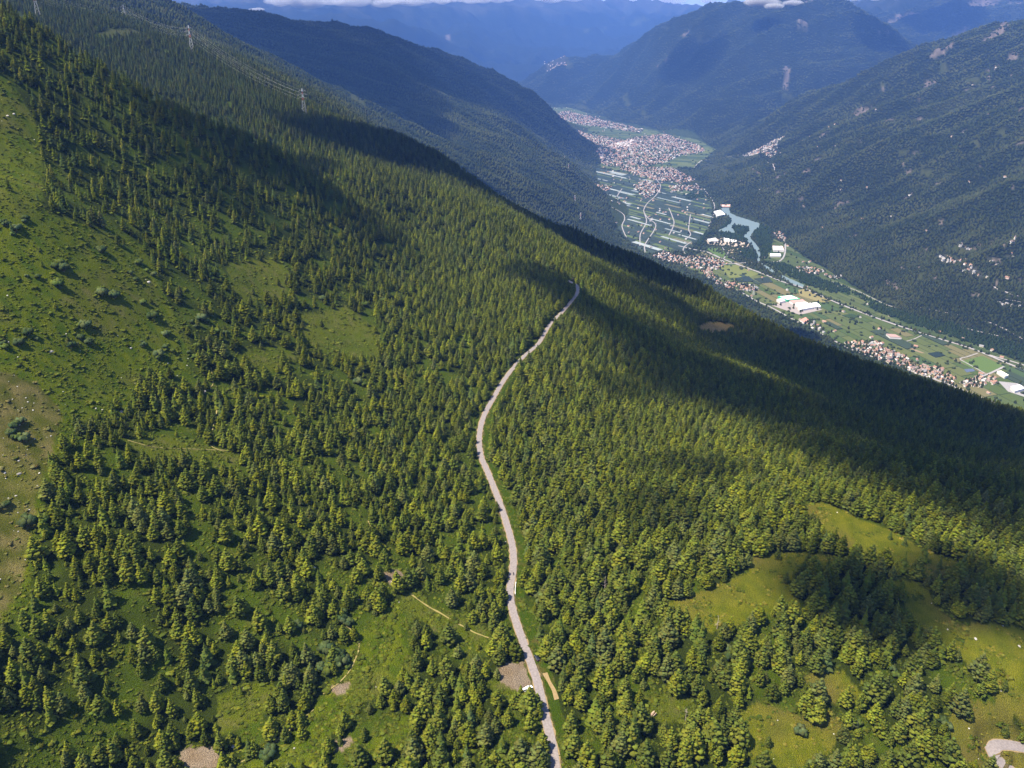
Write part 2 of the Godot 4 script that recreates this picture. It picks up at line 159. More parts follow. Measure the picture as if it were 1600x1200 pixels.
var lea_shapes := {
	"m0": [3166,-7057,3146,-7031,3133,-7055,3131,-7119,3142,-7193,3160,-7241,3178,-7241,3186,-7193,3181,-7121],
	"m1": [3431,-6106,3406,-6082,3382,-6103,3369,-6160,3374,-6227,3394,-6272,3420,-6272,3440,-6229,3444,-6164],
	"m2": [3429,-5903,3410,-5882,3390,-5889,3378,-5921,3380,-5962,3395,-5994,3415,-6001,3432,-5980,3437,-5941],
	"m3": [2527,-4754,2513,-4743,2493,-4761,2476,-4798,2470,-4837,2479,-4860,2498,-4856,2518,-4827,2530,-4787],
	"m4": [2578,-4649,2569,-4639,2556,-4646,2548,-4666,2546,-4691,2553,-4708,2565,-4709,2576,-4694,2581,-4670],
	"m5": [2212,-3650,2191,-3632,2165,-3646,2147,-3687,2145,-3737,2162,-3772,2188,-3775,2210,-3742,2219,-3693],
	"m6": [2129,-3589,2103,-3571,2073,-3595,2053,-3652,2053,-3719,2073,-3761,2104,-3757,2130,-3709,2139,-3642],
	"m7": [1688,-3502,1669,-3496,1643,-3526,1623,-3580,1618,-3634,1631,-3660,1656,-3646,1681,-3599,1693,-3542],
	"m8": [1783,-3431,1771,-3429,1756,-3448,1744,-3481,1741,-3512,1750,-3527,1765,-3517,1779,-3488,1786,-3454],
	"m9": [1851,-6799,1815,-6793,1780,-6980,1778,-7355,1775,-7605,1817,-7764,1889,-7771,1926,-7508,1884,-7027],
	"m10": [2022,-6855,1998,-6874,2009,-7148,2061,-7614,2079,-7865,2107,-7951,2135,-7840,2148,-7594,2074,-7104],
	"m11": [2171,-6285,2155,-6261,2142,-6288,2137,-6354,2144,-6432,2160,-6486,2177,-6485,2186,-6430,2183,-6350],
	"m12": [2334,-7361,2234,-7087,2156,-7019,2120,-7140,2153,-7448,2203,-7665,2268,-7746,2334,-7717,2375,-7613],
	"m13": [1783,-8315,1732,-8138,1636,-7910,1541,-7740,1489,-7697,1500,-7797,1572,-8002,1675,-8223,1760,-8350],
	"m14": [1773,-11881,1742,-11929,1699,-12155,1665,-12477,1677,-12910,1697,-12969,1715,-12624,1753,-12299,1777,-12022],
	"m15": [1910,-11052,1884,-11063,1840,-11172,1801,-11344,1783,-11495,1795,-11540,1832,-11457,1875,-11295,1906,-11139],
	"m16": [-846,-4899,-813,-4606,-798,-4317,-811,-4178,-837,-4191,-871,-4376,-941,-4885,-919,-5018,-880,-5017],
	"m17": [-719,-5090,-730,-5025,-770,-4991,-821,-5013,-861,-5083,-869,-5158,-840,-5202,-789,-5200,-741,-5157],
	"m18": [-693,-5228,-698,-5178,-717,-5144,-742,-5142,-762,-5174,-767,-5225,-754,-5269,-730,-5286,-706,-5270],
	"m19": [-584,-5079,-593,-5034,-622,-5007,-656,-5013,-681,-5052,-684,-5102,-664,-5138,-630,-5145,-598,-5121],
	"m20": [-745,-7421,-752,-7379,-773,-7321,-797,-7275,-815,-7262,-817,-7288,-803,-7340,-778,-7394,-756,-7427],
	"m21": [4037,-25359,3963,-25186,3796,-25019,3614,-24931,3499,-24955,3504,-25078,3629,-25250,3818,-25398,3981,-25445],
	"m22": [2755,-24869,2670,-24636,2430,-24102,2165,-23613,1995,-23394,1988,-23510,2151,-23920,2417,-24468,2657,-24829],
	"m23": [1111,-15089,1060,-15077,921,-15145,760,-15312,820,-19530,824,-19862,977,-20210,1214,-20455,1053,-15197],
	"m24": [2846,-12165,2825,-12150,2774,-12180,2717,-12244,2681,-12312,2682,-12348,2720,-12334,2778,-12281,2828,-12216],
	"m25": [2615,-10146,2586,-10115,2541,-10153,2510,-10290,2501,-10434,2513,-10491,2546,-10455,2586,-10351,2613,-10230],
	"m26": [3391,-9961,3369,-9945,3324,-9943,3276,-9957,3249,-9981,3255,-10002,3290,-10011,3340,-10003,3380,-9983],
	"m27": [1266,-13516,1225,-13545,1139,-13711,1052,-14024,1005,-14365,1017,-14458,1084,-14272,1167,-13866,1241,-13619],
	"m28": [2471,-4571,2460,-4555,2443,-4547,2427,-4553,2420,-4569,2425,-4589,2440,-4601,2458,-4602,2470,-4590],
	"m29": [2051,-3421,2044,-3421,2035,-3434,2027,-3455,2025,-3474,2029,-3482,2038,-3475,2047,-3456,2052,-3435],
	"m30": [2531,-4340,2522,-4326,2512,-4324,2507,-4335,2508,-4354,2515,-4373,2526,-4381,2534,-4377,2536,-4360],
	"m31": [3455,-6663,3438,-6640,3416,-6635,3399,-6652,3395,-6682,3405,-6711,3426,-6725,3447,-6718,3458,-6693],
	"m32": [2301,-3651,2291,-3643,2275,-3641,2259,-3648,2251,-3659,2255,-3670,2269,-3676,2286,-3673,2298,-3663],
	"m33": [2071,-3558,2063,-3549,2053,-3553,2046,-3567,2046,-3585,2052,-3598,2062,-3601,2071,-3591,2074,-3574],
	"m34": [2523,-4739,2516,-4736,2509,-4748,2504,-4771,2504,-4792,2509,-4803,2517,-4798,2523,-4779,2525,-4756],
	"m35": [2930,-4800,2917,-4787,2902,-4797,2893,-4825,2894,-4858,2905,-4882,2921,-4884,2934,-4863,2937,-4829],
	"m36": [2801,-4839,2789,-4827,2774,-4832,2761,-4850,2758,-4874,2766,-4893,2781,-4898,2796,-4886,2804,-4862],
	"m37": [1985,-3611,1977,-3602,1963,-3598,1949,-3601,1942,-3609,1945,-3619,1956,-3626,1971,-3627,1983,-3621],
	"m38": [3292,-5804,3274,-5788,3252,-5799,3236,-5831,3233,-5870,3245,-5898,3266,-5900,3286,-5876,3297,-5838],
	"m39": [1956,-3588,1949,-3573,1938,-3563,1929,-3563,1925,-3573,1928,-3590,1938,-3604,1949,-3609,1956,-3603],
	"m40": [3072,-5703,3059,-5683,3042,-5674,3028,-5680,3024,-5698,3032,-5719,3048,-5735,3065,-5736,3074,-5723],
	"m41": [2563,-5197,2549,-5181,2523,-5172,2496,-5175,2482,-5187,2485,-5202,2505,-5214,2533,-5217,2557,-5212],
	"m42": [2167,-3228,2159,-3214,2143,-3202,2127,-3198,2118,-3204,2121,-3217,2134,-3230,2151,-3238,2164,-3238],
}
var trail_shapes := {
	"a": [-230.5,-548.9,-224.2,-532.5,-224.1,-525.2,-217.3,-520.2,-204.8,-468.9,-201.0,-455.8,-195.4,-453.3,-191.4,-453.5],
	"b": [-237.2,-423.8,-224.3,-427.7,-210.1,-439.7,-195.1,-452.5],
	"c": [-133.8,-256.4,-120.5,-262.2,-107.7,-272.4,-97.6,-283.2],
	"d": [-59.1,-360.2,-51.2,-354.6,-39.8,-348.6,-28.6,-341.6,-19.4,-335.4,-10.5,-331.3],
	"e": [-92.2,-418.1,-86.9,-405.5,-81.3,-391.9],
	"f": [-97.6,-335.1,-81.9,-322.3,-83.8,-303.7,-94.5,-291.3],
	"h": [-176.4,-471.1,-185.1,-458.8,-195.4,-453.3],
}
var water_shapes := {
	"lake": [1503,-5619,1558,-5619,1523,-5445,1545,-5342,1580,-5261,1617,-5164,1640,-5126,1594,-4996,1541,-4925,1491,-4805,1459,-4705,1455,-4594,1443,-4473,1409,-4330,1366,-4194,1352,-4194,1383,-4302,1408,-4415,1418,-4518,1422,-4626,1425,-4738,1456,-4821,1495,-4890,1532,-4996,1518,-5033,1486,-5069,1457,-5088,1421,-4996,1405,-4855,1353,-4873,1300,-4907,1380,-5014,1460,-5164,1486,-5301,1487,-5445,1486,-5531],
	"basin": [1380,-3909,1403,-3921,1433,-3829,1464,-3730,1431,-3698,1402,-3796],
	"stream": [1358,-4168,1365,-4155,1380,-4066,1388,-3980,1371,-3956,1359,-4053],
}
var way_shapes := {
	"highway": [984,-4533,1059,-4444,1120,-4386,1175,-4234,1243,-4091,1297,-3980,1327,-3909,1373,-3796,1437,-3698,1522,-3450,1618,-3238,1712,-3070,1778,-2973,1823,-2909,1854,-2841,1890,-2737,1932,-2627],
	"branch": [1832,-2888,1872,-2814,1922,-2749,1965,-2681],
	"junction": [1857,-2706,1744,-2627,1621,-2564],
	"village_street": [1025,-3897,1079,-3720,1125,-3585,1146,-3497,1187,-3404,1223,-3280,1258,-3164,1303,-3032,1350,-2881,1428,-2768,1496,-2651,1562,-2547,1628,-2419,1701,-2320],
	"bridge_road": [1149,-4129,1204,-4142,1260,-4155,1320,-4168,1397,-4181,1461,-4181,1522,-4274,1587,-4444,1651,-4657,1663,-4755],
	"fan_a": [1237,-6986,1222,-6516,1116,-6102,1004,-5803,933,-5531,924,-5301,944,-5107,905,-4925,824,-4673,781,-4518,761,-4344],
	"fan_b": [921,-5424,894,-5164,806,-4838,768,-4610],
	"fan_c": [1126,-5619,1101,-5362,1066,-5107,974,-4788],
	"fan_d": [1237,-5403,1136,-4978,1112,-4805,1053,-4689],
	"fan_e": [690,-5424,760,-5383,762,-5261,715,-5033,703,-4722],
	"fan_f": [888,-6372,838,-6181,763,-5851],
	"fan_g": [1548,-6372,1492,-5803,1397,-5403,1260,-4978],
	"fan_h": [1079,-4626,1019,-4518,987,-4400,997,-4234,1047,-4142,1149,-4129],
	"field_lane": [1717,-3047,1641,-2987,1583,-2958],
	"lane_b": [1832,-2841,1765,-2801,1730,-2781,1737,-2724,1750,-2639],
	"lane_c": [1264,-4626,1230,-4444,1239,-4234],
	"town_road": [1432,-7448,1508,-7228,1540,-6823,1526,-6458],
	"far_road": [817,-10387,940,-9137,1006,-8144,1104,-7448,1237,-6986],
	"lane_d": [1620,-3807,1685,-3646,1742,-3422,1825,-3350,1858,-3297,1935,-3172],
	"lane_e": [1256,-4415,1175,-4234],
}
var slope_way_shapes := {
	"a": [2101,-3204,2128,-3089],
	"b": [2121,-3297,2138,-3204,2164,-3113],
	"c": [1974,-3098,2000,-3016,2026,-2883],
	"d": [1895,-3101,1960,-2981,1985,-2937],
	"e": [2080,-6588,2040,-6284,2002,-6047],
	"f": [1700,-7448,1898,-7927,2110,-7790,2294,-7706],
}
var town_shapes := {
	"far_town": [873,-7524,843,-8144,1121,-9137,1458,-9724,1899,-10045,2097,-8974,2043,-8516,1687,-8144,1481,-7721,1193,-7448,984,-7448],
	"upper_belt": [624,-12295,824,-13237,1152,-12295,1427,-11390,1696,-10530,1602,-10180,1258,-10677,879,-11224],
	"fan_village": [1005,-6546,1129,-6728,1222,-6576,1163,-6234,1035,-5999,992,-6102],
	"fan_hamlet": [1286,-6487,1528,-6516,1489,-6289,1270,-6261],
	"fan_edge": [677,-6546,813,-6487,795,-6289,691,-6316],
	"fan_row": [980,-7410,1160,-7228,1253,-7020,1193,-6887,1059,-7123],
	"mid_village": [781,-4330,916,-4372,955,-4274,1083,-4302,1172,-4194,1133,-4066,1041,-3992,1074,-3852,1027,-3741,985,-4016,908,-4142,816,-4220],
	"row_village": [1026,-3829,1128,-3785,1222,-3720,1189,-3636,1092,-3646,1034,-3730],
	"near_hamlet": [1258,-3229,1303,-3246,1337,-3108,1301,-3054,1271,-3132],
	"near_village": [1349,-2958,1428,-2980,1493,-2966,1493,-2888,1523,-2814,1535,-2724,1609,-2687,1620,-2592,1579,-2536,1520,-2604,1452,-2712,1371,-2841],
	"corner_village": [1613,-2558,1714,-2616,1775,-2616,1745,-2547,1658,-2514,1601,-2514],
	"mid_house_group": [1531,-3132,1572,-3124,1566,-3085,1525,-3085],
	"east_hamlet": [1641,-4890,1711,-4855,1661,-4626,1624,-4705],
	"east_row": [1504,-4066,1591,-4078,1660,-4004,1617,-3932,1508,-3956],
	"east_cluster": [1627,-3897,1705,-3909,1671,-3829,1619,-3840],
	"slope_village": [2201,-7682,2388,-7734,2526,-7725,2486,-7367,2304,-7042,2189,-6511,2166,-7061],
	"slope_hamlet": [2092,-3771,2109,-3695,2148,-3590,2137,-3542,2087,-3575,2071,-3672],
	"slope_group": [2077,-3506,2110,-3463,2123,-3352,2107,-3347,2060,-3441],
	"slope_top": [2193,-3792,2205,-3753,2213,-3669,2197,-3676,2180,-3741],
	"slope_east": [2245,-3480,2269,-3476,2273,-3432,2241,-3436],
	"slope_pair": [2162,-3490,2181,-3474,2192,-3405,2175,-3408],
	"slope_low": [2076,-3186,2088,-3160,2117,-3065,2106,-3053,2071,-3141],
	"mid_town": [831,-10248,1119,-9787,1361,-9306,1422,-8974,997,-8664,848,-9082],
	"upper_fan": [1002,-7448,1492,-7448,1570,-6759,1392,-6576,1114,-6920],
	"ridge_town": [724,-19767,1085,-20338,985,-15196,869,-15166,653,-15537],
	"shelf_village": [1125,-8868,1172,-9137,1431,-9541,1301,-8868],
}
var grove_shapes := {
	"island": [1444,-5069,1513,-5014,1527,-4978,1460,-4821,1431,-4788,1409,-4855,1420,-4960],
	"lake_west": [1334,-4960,1491,-5301,1423,-5069,1304,-4890,1212,-4788,1141,-4594,1086,-4518,1172,-4788],
	"lake_south": [1308,-4855,1400,-4821,1433,-4722,1418,-4626,1291,-4705],
	"lake_east": [1531,-4890,1643,-5107,1651,-4925,1528,-4518,1417,-4234,1392,-4247,1464,-4518,1476,-4722],
	"river_wood": [1386,-4168,1484,-4142,1550,-3980,1599,-3752,1653,-3646,1548,-3616,1474,-3741,1421,-3944],
	"road_wood": [1596,-3829,1666,-3677,1618,-3595,1571,-3677],
	"lower_wood": [1653,-3646,1742,-3359,1902,-3108,2013,-2841,1958,-2749,1864,-2937,1750,-3132,1644,-3332],
	"town_knoll": [929,-8468,1078,-8765,1131,-8468,1049,-8234],
	"fan_wood": [1329,-6102,1519,-6289,1480,-6024,1327,-5924],
	"canal_wood": [1293,-4415,1398,-4444,1379,-4274,1327,-4168,1300,-4302],
}
var shed_shapes := {
	"white_hall": [1308,-3441,1364,-3450,1374,-3377,1298,-3341],
	"side_hall": [1370,-3431,1412,-3441,1410,-3386,1377,-3377],
	"brown_hall": [1293,-3469,1362,-3488,1364,-3450,1302,-3431],
	"green_hall": [1260,-3536,1331,-3556,1354,-3497,1284,-3478],
	"low_hall": [1239,-3488,1272,-3507,1275,-3469,1243,-3450],
	"lake_hall": [1407,-5445,1467,-5509,1467,-5362,1395,-5301],
	"beige_hall": [1526,-4488,1582,-4488,1561,-4386,1503,-4400],
	"long_hall": [1459,-4316,1517,-4316,1508,-4274,1447,-4274],
	"corner_hall": [1761,-2503,1802,-2519,1801,-2487,1755,-2466],
	"cream_hall": [1790,-2639,1808,-2645,1813,-2604,1792,-2592],
	"red_hall": [1255,-3204,1289,-3238,1291,-3204,1260,-3172],
	"farm_hall": [1553,-3032,1587,-3024,1597,-2987,1553,-2995],
	"gravel_hall": [1182,-4657,1240,-4689,1237,-4610,1180,-4594],
	"gravel_plant": [1291,-4705,1353,-4641,1348,-4594,1279,-4626],
	"dam": [1521,-5710,1591,-5710,1573,-5642,1509,-5642],
}
var plot_shapes := {
	"gravel_yard": [1174,-4673,1287,-4722,1417,-4594,1391,-4488,1249,-4533,1161,-4579],
	"gravel_pit": [1253,-4444,1335,-4473,1315,-4386,1245,-4372],
	"corn": [1401,-3667,1456,-3688,1504,-3497,1449,-3469,1380,-3575],
	"yard": [1198,-3431,1308,-3497,1412,-3368,1286,-3297,1237,-3368],
	"dark_plot": [1632,-2834,1680,-2854,1690,-2814,1643,-2794],
	"dark_plot_b": [1469,-3289,1518,-3306,1551,-3280,1494,-3246],
	"green_plot": [1717,-2756,1835,-2814,1860,-2706,1765,-2645,1723,-2699],
	"brown_strip": [1592,-2909,1623,-2841,1610,-2841,1580,-2895],
	"solar": [1692,-2681,1729,-2687,1725,-2663,1686,-2651],
	"orchard_a": [1142,-3863,1224,-3897,1225,-3807,1147,-3796],
	"orchard_b": [1237,-3852,1320,-3886,1318,-3796,1254,-3774],
	"field_a": [1133,-4473,1219,-4488,1221,-4274,1155,-4302],
	"field_b": [1115,-4103,1215,-4116,1287,-3944,1217,-3874,1119,-3874],
	"lot_grey": [1758,-2570,1837,-2547,1773,-2439,1742,-2482],
}
var fan_outline := [776,-7448,1054,-7088,1220,-6887,1529,-6401,1461,-5733,1337,-5202,1170,-4722,998,-4415,767,-4358,708,-4594,664,-5202,694,-6102]
var plain_outline := [1134,-4444,1235,-4194,1323,-3897,1518,-3441,1708,-3062,1834,-2881,1914,-2675,1698,-2315,1556,-2536,1422,-2756,1252,-3148,1120,-3565,1020,-3874,908,-4142]
var east_outline := [1436,-4372,1590,-4722,1628,-4594,1649,-4247,1687,-3897,1738,-3350,1850,-3009,1951,-2737,1921,-2687,1897,-2749,1830,-2923,1719,-3085,1625,-3254,1529,-3469,1448,-3730,1411,-3944,1382,-4142]
var far_slope := [2020,-7221,2466,-7092,3086,-6657,3731,-6229,2028,-2933,1934,-3190,1860,-3642,1770,-4631,1751,-5497,1692,-6342]
var far_outline := [591,-13822,967,-13822,1447,-11560,2225,-9724,2201,-8664,1700,-7448,1551,-7448,1124,-6986,835,-7448,866,-8373,858,-10387]
var boulder_spots := [-291.1,-598.6,-289.0,-597.7,-302.2,-473.8,-274.7,-522.1,-125.9,-308.5,-123.6,-307.0,-130.8,-298.1,-128.9,-296.6,-86.1,-348.4,-70.0,-365.8,-66.7,-368.5,-63.5,-366.8,-133.8,-291.1,-132.1,-266.2,-244.2,-365.1,-263.9,-353.2,-273.7,-363.3,-268.0,-365.7,-226.0,-519.8,-263.0,-442.2,-253.3,-452.8,254.8,-356.2,267.4,-348.9,292.9,-364.6,293.2,-348.2,-113.7,-363.9,-138.4,-267.4,161.1,-430.5,164.6,-435.1,-119.7,-343.5,-438.1,-712.1,-436.9,-719.9,-432.8,-746.7,-430.0,-745.4,-435.3,-764.1,-706.9,-1859.0,-723.4,-1848.8,-774.6,-1716.1,-765.1,-1722.4,16.7,-598.3,8.2,-580.9,-4.2,-428.5]
var lone_spots := [91.2,-350.1,266.0,-436.4,279.0,-414.3,258.4,-442.2,267.4,-317.4,261.7,-300.1,269.8,-298.5,168.4,-386.5,172.6,-384.5,170.2,-409.1,189.7,-408.8,200.4,-402.8,208.6,-402.5,103.3,-365.5,97.4,-368.1,-84.7,-265.0,-81.3,-266.1,-108.1,-268.6,128.0,-280.5]
var bush_spots := [-360.2,-552.2,-354.1,-565.7,-354.7,-552.8,-321.0,-530.8,-323.8,-546.3,-331.5,-527.3,-301.5,-548.7,-282.7,-570.6,-295.8,-555.2,-273.8,-562.9,-298.6,-513.7,-316.8,-453.9,-292.6,-502.7,-297.7,-489.7,-259.1,-530.3,-254.5,-542.0,-269.3,-530.1,-254.9,-585.4,-251.6,-596.7,-239.0,-593.4,-298.2,-591.0,-317.2,-591.5,-290.4,-611.5,-301.4,-611.2,-282.0,-388.1,-282.3,-393.5,-275.0,-387.9,-246.2,-344.3,-252.1,-340.1,-265.3,-346.2,-262.7,-554.6,-326.9,-549.6,-88.4,-331.0,-92.4,-334.2,-92.8,-308.1,-93.4,-302.9,-97.0,-313.5,-89.8,-310.2,-87.7,-307.6,-118.3,-321.4,-114.5,-262.2,-140.8,-817.1,-152.1,-823.9,-156.0,-785.9,-191.4,-754.4,-128.8,-779.8,-134.3,-620.5,-200.1,-725.1,-314.6,-463.2,-315.7,-476.7,-240.0,-565.8,-241.8,-549.8,-231.7,-576.4,118.5,-324.9,175.0,-293.5,210.7,-323.0,25.7,-353.5,225.7,-300.1,146.6,-288.4]
var pylon_spots := [-984.5,-1790.2,-1115.3,-2482.3,-738.1,-1954.6,-417.4,-1651.8]
var valley_pylon_spots := [455.4,-6952.7,397.8,-5618.4,374.3,-4673.1,393.5,-4466.4,1158.9,-3585.4]
var vehicle_spots := [13.31,-318.04,6.48,-295.09,8.47,-297.19,0.79,-392.06,-0.39,-382.81]
var snag_spots := [-205.4,-386.0,93.3,-1153.6,104.3,-1165.5,55.5,-374.4,86.2,-284.4,115.1,-342.1]
var cover_spots := [4.5,-288.2,8.9,-289.1,12.0,-284.4,1.9,-285.0,6.3,-282.8,13.1,-279.1]
var log_spot := [68.9,-283.9]
var far_clouds := [-4474,1750,-18374,900,150,-3213,1755,-18925,900,140,-1979,1775,-19154,900,120,-719,1825,-19506,800,110,-5233,1576,-17747,110,55,961,1932,-21748,1100,120,4519,2149,-30624,2600,260,3350,1512,-11574,150,100,3453,1463,-11442,80,60,3832,1511,-11793,90,60,5008,1611,-12826,800,70]
var shade_spots := [-317,-1541,90,1,-258,-1630,110,1,-185,-1660,120,1,-108,-1687,130,1,0,-3910,120,1,110,-1667,130,0.9,222,-1652,130,0.8,309,-1663,110,0.8,1168,-3024,110,0.8,46,-1085,55,0.5,91,-1056,65,0.5,143,-1025,80,0.55,200,-984,95,0.55,240,-891,110,0.5,293,-845,120,0.5,365,-843,120,0.5,357,-678,110,0.5,370,-598,110,0.5,396,-556,100,0.5,550,-1407,180,0.7,624,-1305,200,0.8,675,-1190,210,0.8,725,-1084,200,0.8,752,-1000,190,0.8,260,-1132,90,0.5,297,-1371,120,0.5,489,-638,130,0.6,446,-1248,120,0.8,501,-1151,120,0.8,521,-1011,120,0.8,541,-906,120,0.8,559,-823,120,0.8,306,-1483,60,0.6,-324,-855,45,0.3,-331,-1291,60,0.6,-297,-1008,60,0.6,-323,-972,55,0.5,-362,-920,50,0.4,-200,-1013,60,0.3,-2193,-6448,900,0.9,-1713,-5955,900,0.9,-1331,-5815,800,0.9,-886,-5194,450,0.9,-839,-6873,500,0.8,-628,-6812,350,0.6,198,-387,40,0.5,212,-373,40,0.5,228,-364,34,0.4,283,-395,45,0.5,308,-394,40,0.4,4973,-11000,500,0.7,2538,-11918,600,0.5,7128,-14274,700,0.7,-1341,-7436,1200,0.4,-509,-8369,1200,0.4,-386,-1589,80,0.4,140,-770,45,0.3,159,-556,45,0.3,105,-468,35,0.3]
var landmarks := [["near the gravel lot beside the road",-3,-287,1.00],["beside the lowest visible stretch of the road",18,-269,0.83],["between the road and the bottom edge right of it",49,-268,1.17],["in the glade with the log pile",70,-285,0.83],["around the bright lower meadow",130,-289,1.17],["on the rise left of the hairpin bend",202,-301,1.33],["at the hairpin bend",250,-293,1.17],["on the dark knoll between the two meadows",194,-346,1.50],["along the shaded edge of the middle meadow",120,-381,1.33],["in the wood right of the parked dark car",44,-314,1.33],["deep in the wood right of the upper road",164,-746,1.50],["on the shaded wooded slope at right",373,-659,2.00],["below the tan clearing",324,-1138,1.50],["in the wood behind the middle meadow",160,-468,1.33],["beside the road bend in mid picture",16,-584,1.17],["left of the upper road",-61,-677,1.83],["left of the road above the gravel lot",-25,-350,1.17],["on the grassy bank at the bottom",-81,-280,1.33],["at the bottom left of the grassy bank",-142,-264,1.33],["in the bottom left corner",-203,-256,1.67],["in the thick stand on the lower left slope",-179,-313,1.83],["beside the dry tan slope at left",-234,-331,1.50],["below the footpath on the left slope",-188,-390,1.83],["in the middle of the left wood",-111,-405,2.00],["along the left side of the road bend",-50,-469,1.50],["on the open slope by the left frame edge",-343,-516,1.00],["in the middle of the open left slope",-312,-545,0.83],["on the open left slope beside the wood edge",-264,-558,1.00],["on the lower open slope above the tan ground",-292,-437,1.00],["in the upper middle of the open left slope",-335,-577,0.83],["in the bushy hollow of the open left slope",-290,-563,0.83],["at the top of the open slope",-408,-693,2.33],["on the high ridge at upper left",-549,-1407,2.67],["in the wood above the open slope",-259,-817,2.67],["right of the road in the dense wood",86,-492,2.17],["along the edge of the bright upper meadow",262,-491,1.83],["right of the middle meadow below the dark wood",332,-465,1.67],["on the right-hand meadow",266,-349,1.50],["beside the far end of the road",46,-875,2.67]]


var hgt := PackedFloat32Array()
var zone := PackedByteArray()
var horizon := PackedFloat32Array()
var daz := 0.0
var dlr := 0.0
var rng := RandomNumberGenerator.new()
var sun_dir := Vector3(-0.56, 1.18, 0.28).normalized()
var wood_noise := FastNoiseLite.new()
var fine_noise := FastNoiseLite.new()
var big_noise := FastNoiseLite.new()
var mats := {}
var bend_points := PackedVector3Array()
var names := {}


func _ready():
	var cam := Camera3D.new()
	cam.name = "camera"
	cam.position = Vector3(0, 1150, 0)
	cam.rotation = Vector3(-asin(0.4115), 0, 0)
	cam.fov = rad_to_deg(2.0 * atan(600.0 / 1217.0))
	cam.near = 1.0
	cam.far = 80000.0
	add_child(cam)
	cam.current = true
	var env := Environment.new()
	env.background_mode = Environment.BG_SKY
	var sky := Sky.new()
	var sm := ProceduralSkyMaterial.new()
	sm.sky_top_color = Color(0.36, 0.46, 0.64)
	sm.sky_horizon_color = Color(0.72, 0.76, 0.82)
	sm.sky_curve = 0.2
	sm.ground_bottom_color = Color(0.10, 0.12, 0.10)
	sm.ground_horizon_color = Color(0.5, 0.58, 0.68)
	sky.sky_material = sm
	env.sky = sky
	env.background_energy_multiplier = 0.95
	env.tonemap_mode = Environment.TONE_MAPPER_LINEAR
	env.tonemap_exposure = 2.95
	env.fog_enabled = true
	env.fog_light_color = Color(0.42, 0.61, 0.97)
	env.fog_density = 0.000036
	env.volumetric_fog_enabled = true
	env.volumetric_fog_density = 0.0
	env.sdfgi_enabled = true
	env.ssao_enabled = true
	env.ssil_enabled = true
	var we := WorldEnvironment.new()
	we.name = "environment"
	we.environment = env
	add_child(we)
	var sun := DirectionalLight3D.new()
	sun.name = "sun"
	sun.light_energy = 1.6
	sun.light_color = Color(1.0, 0.95, 0.86)
	sun.light_angular_distance = 0.5
	sun.shadow_enabled = true
	sun.look_at_from_position(sun_dir * 100.0, Vector3.ZERO, Vector3.UP)
	add_child(sun)

	wood_noise.seed = 7
	wood_noise.frequency = 1.0 / 55.0
	wood_noise.fractal_octaves = 3
	fine_noise.seed = 21
	fine_noise.frequency = 1.0 / 11.0
	fine_noise.fractal_octaves = 3
	big_noise.seed = 5
	big_noise.frequency = 1.0 / 900.0
	big_noise.fractal_octaves = 4
	rng.seed = 11
	var t0 := Time.get_ticks_msec()
	make_relief()
	print("relief ", Time.get_ticks_msec() - t0)
	make_ground()
	print("ground ", Time.get_ticks_msec() - t0)
	make_materials()
	make_roads()
	make_valley()
	print("valley ", Time.get_ticks_msec() - t0)
	make_forest()
	print("forest ", Time.get_ticks_msec() - t0)
	make_far_forest()
	print("far forest ", Time.get_ticks_msec() - t0)
	make_small_things()
	make_clouds()
	print("all ", Time.get_ticks_msec() - t0)


# ---------------------------------------------------------------- helpers
func numbered(called: String) -> String:
	var k: int = names.get(called, 0)
	names[called] = k + 1
	return called if k == 0 else "%s_%03d" % [called, k]


func tag(o: Node, label: String, category: String, group := "", kind := ""):
	if label: o.set_meta("label", label)
	if category: o.set_meta("category", category)
	if group: o.set_meta("group", group)
	if kind: o.set_meta("kind", kind)
	return o


func thing(called: String, at: Vector3, turn := 0.0) -> Node3D:
	var o := Node3D.new()
	o.name = numbered(called)
	o.position = at
	o.rotation.y = turn
	add_child(o, true)
	return o


func part(called: String, mesh: Mesh, material: Material, parent: Node) -> MeshInstance3D:
	var o := MeshInstance3D.new()
	o.name = called
	o.mesh = mesh
	o.material_override = material
	parent.add_child(o, true)
	return o


func solo(called: String, mesh: Mesh, material: Material, at := Vector3.ZERO) -> MeshInstance3D:
	var o := MeshInstance3D.new()
	o.name = numbered(called)
	o.mesh = mesh
	o.material_override = material
	o.position = at
	add_child(o, true)
	return o


func shape_points(a: Array) -> PackedVector2Array:
	var p := PackedVector2Array()
	for i in a.size() / 2:
		p.append(Vector2(a[2 * i], a[2 * i + 1]))
	return p


func col(r: float, g: float, b: float) -> Color:
	return Color(r, g, b).linear_to_srgb()


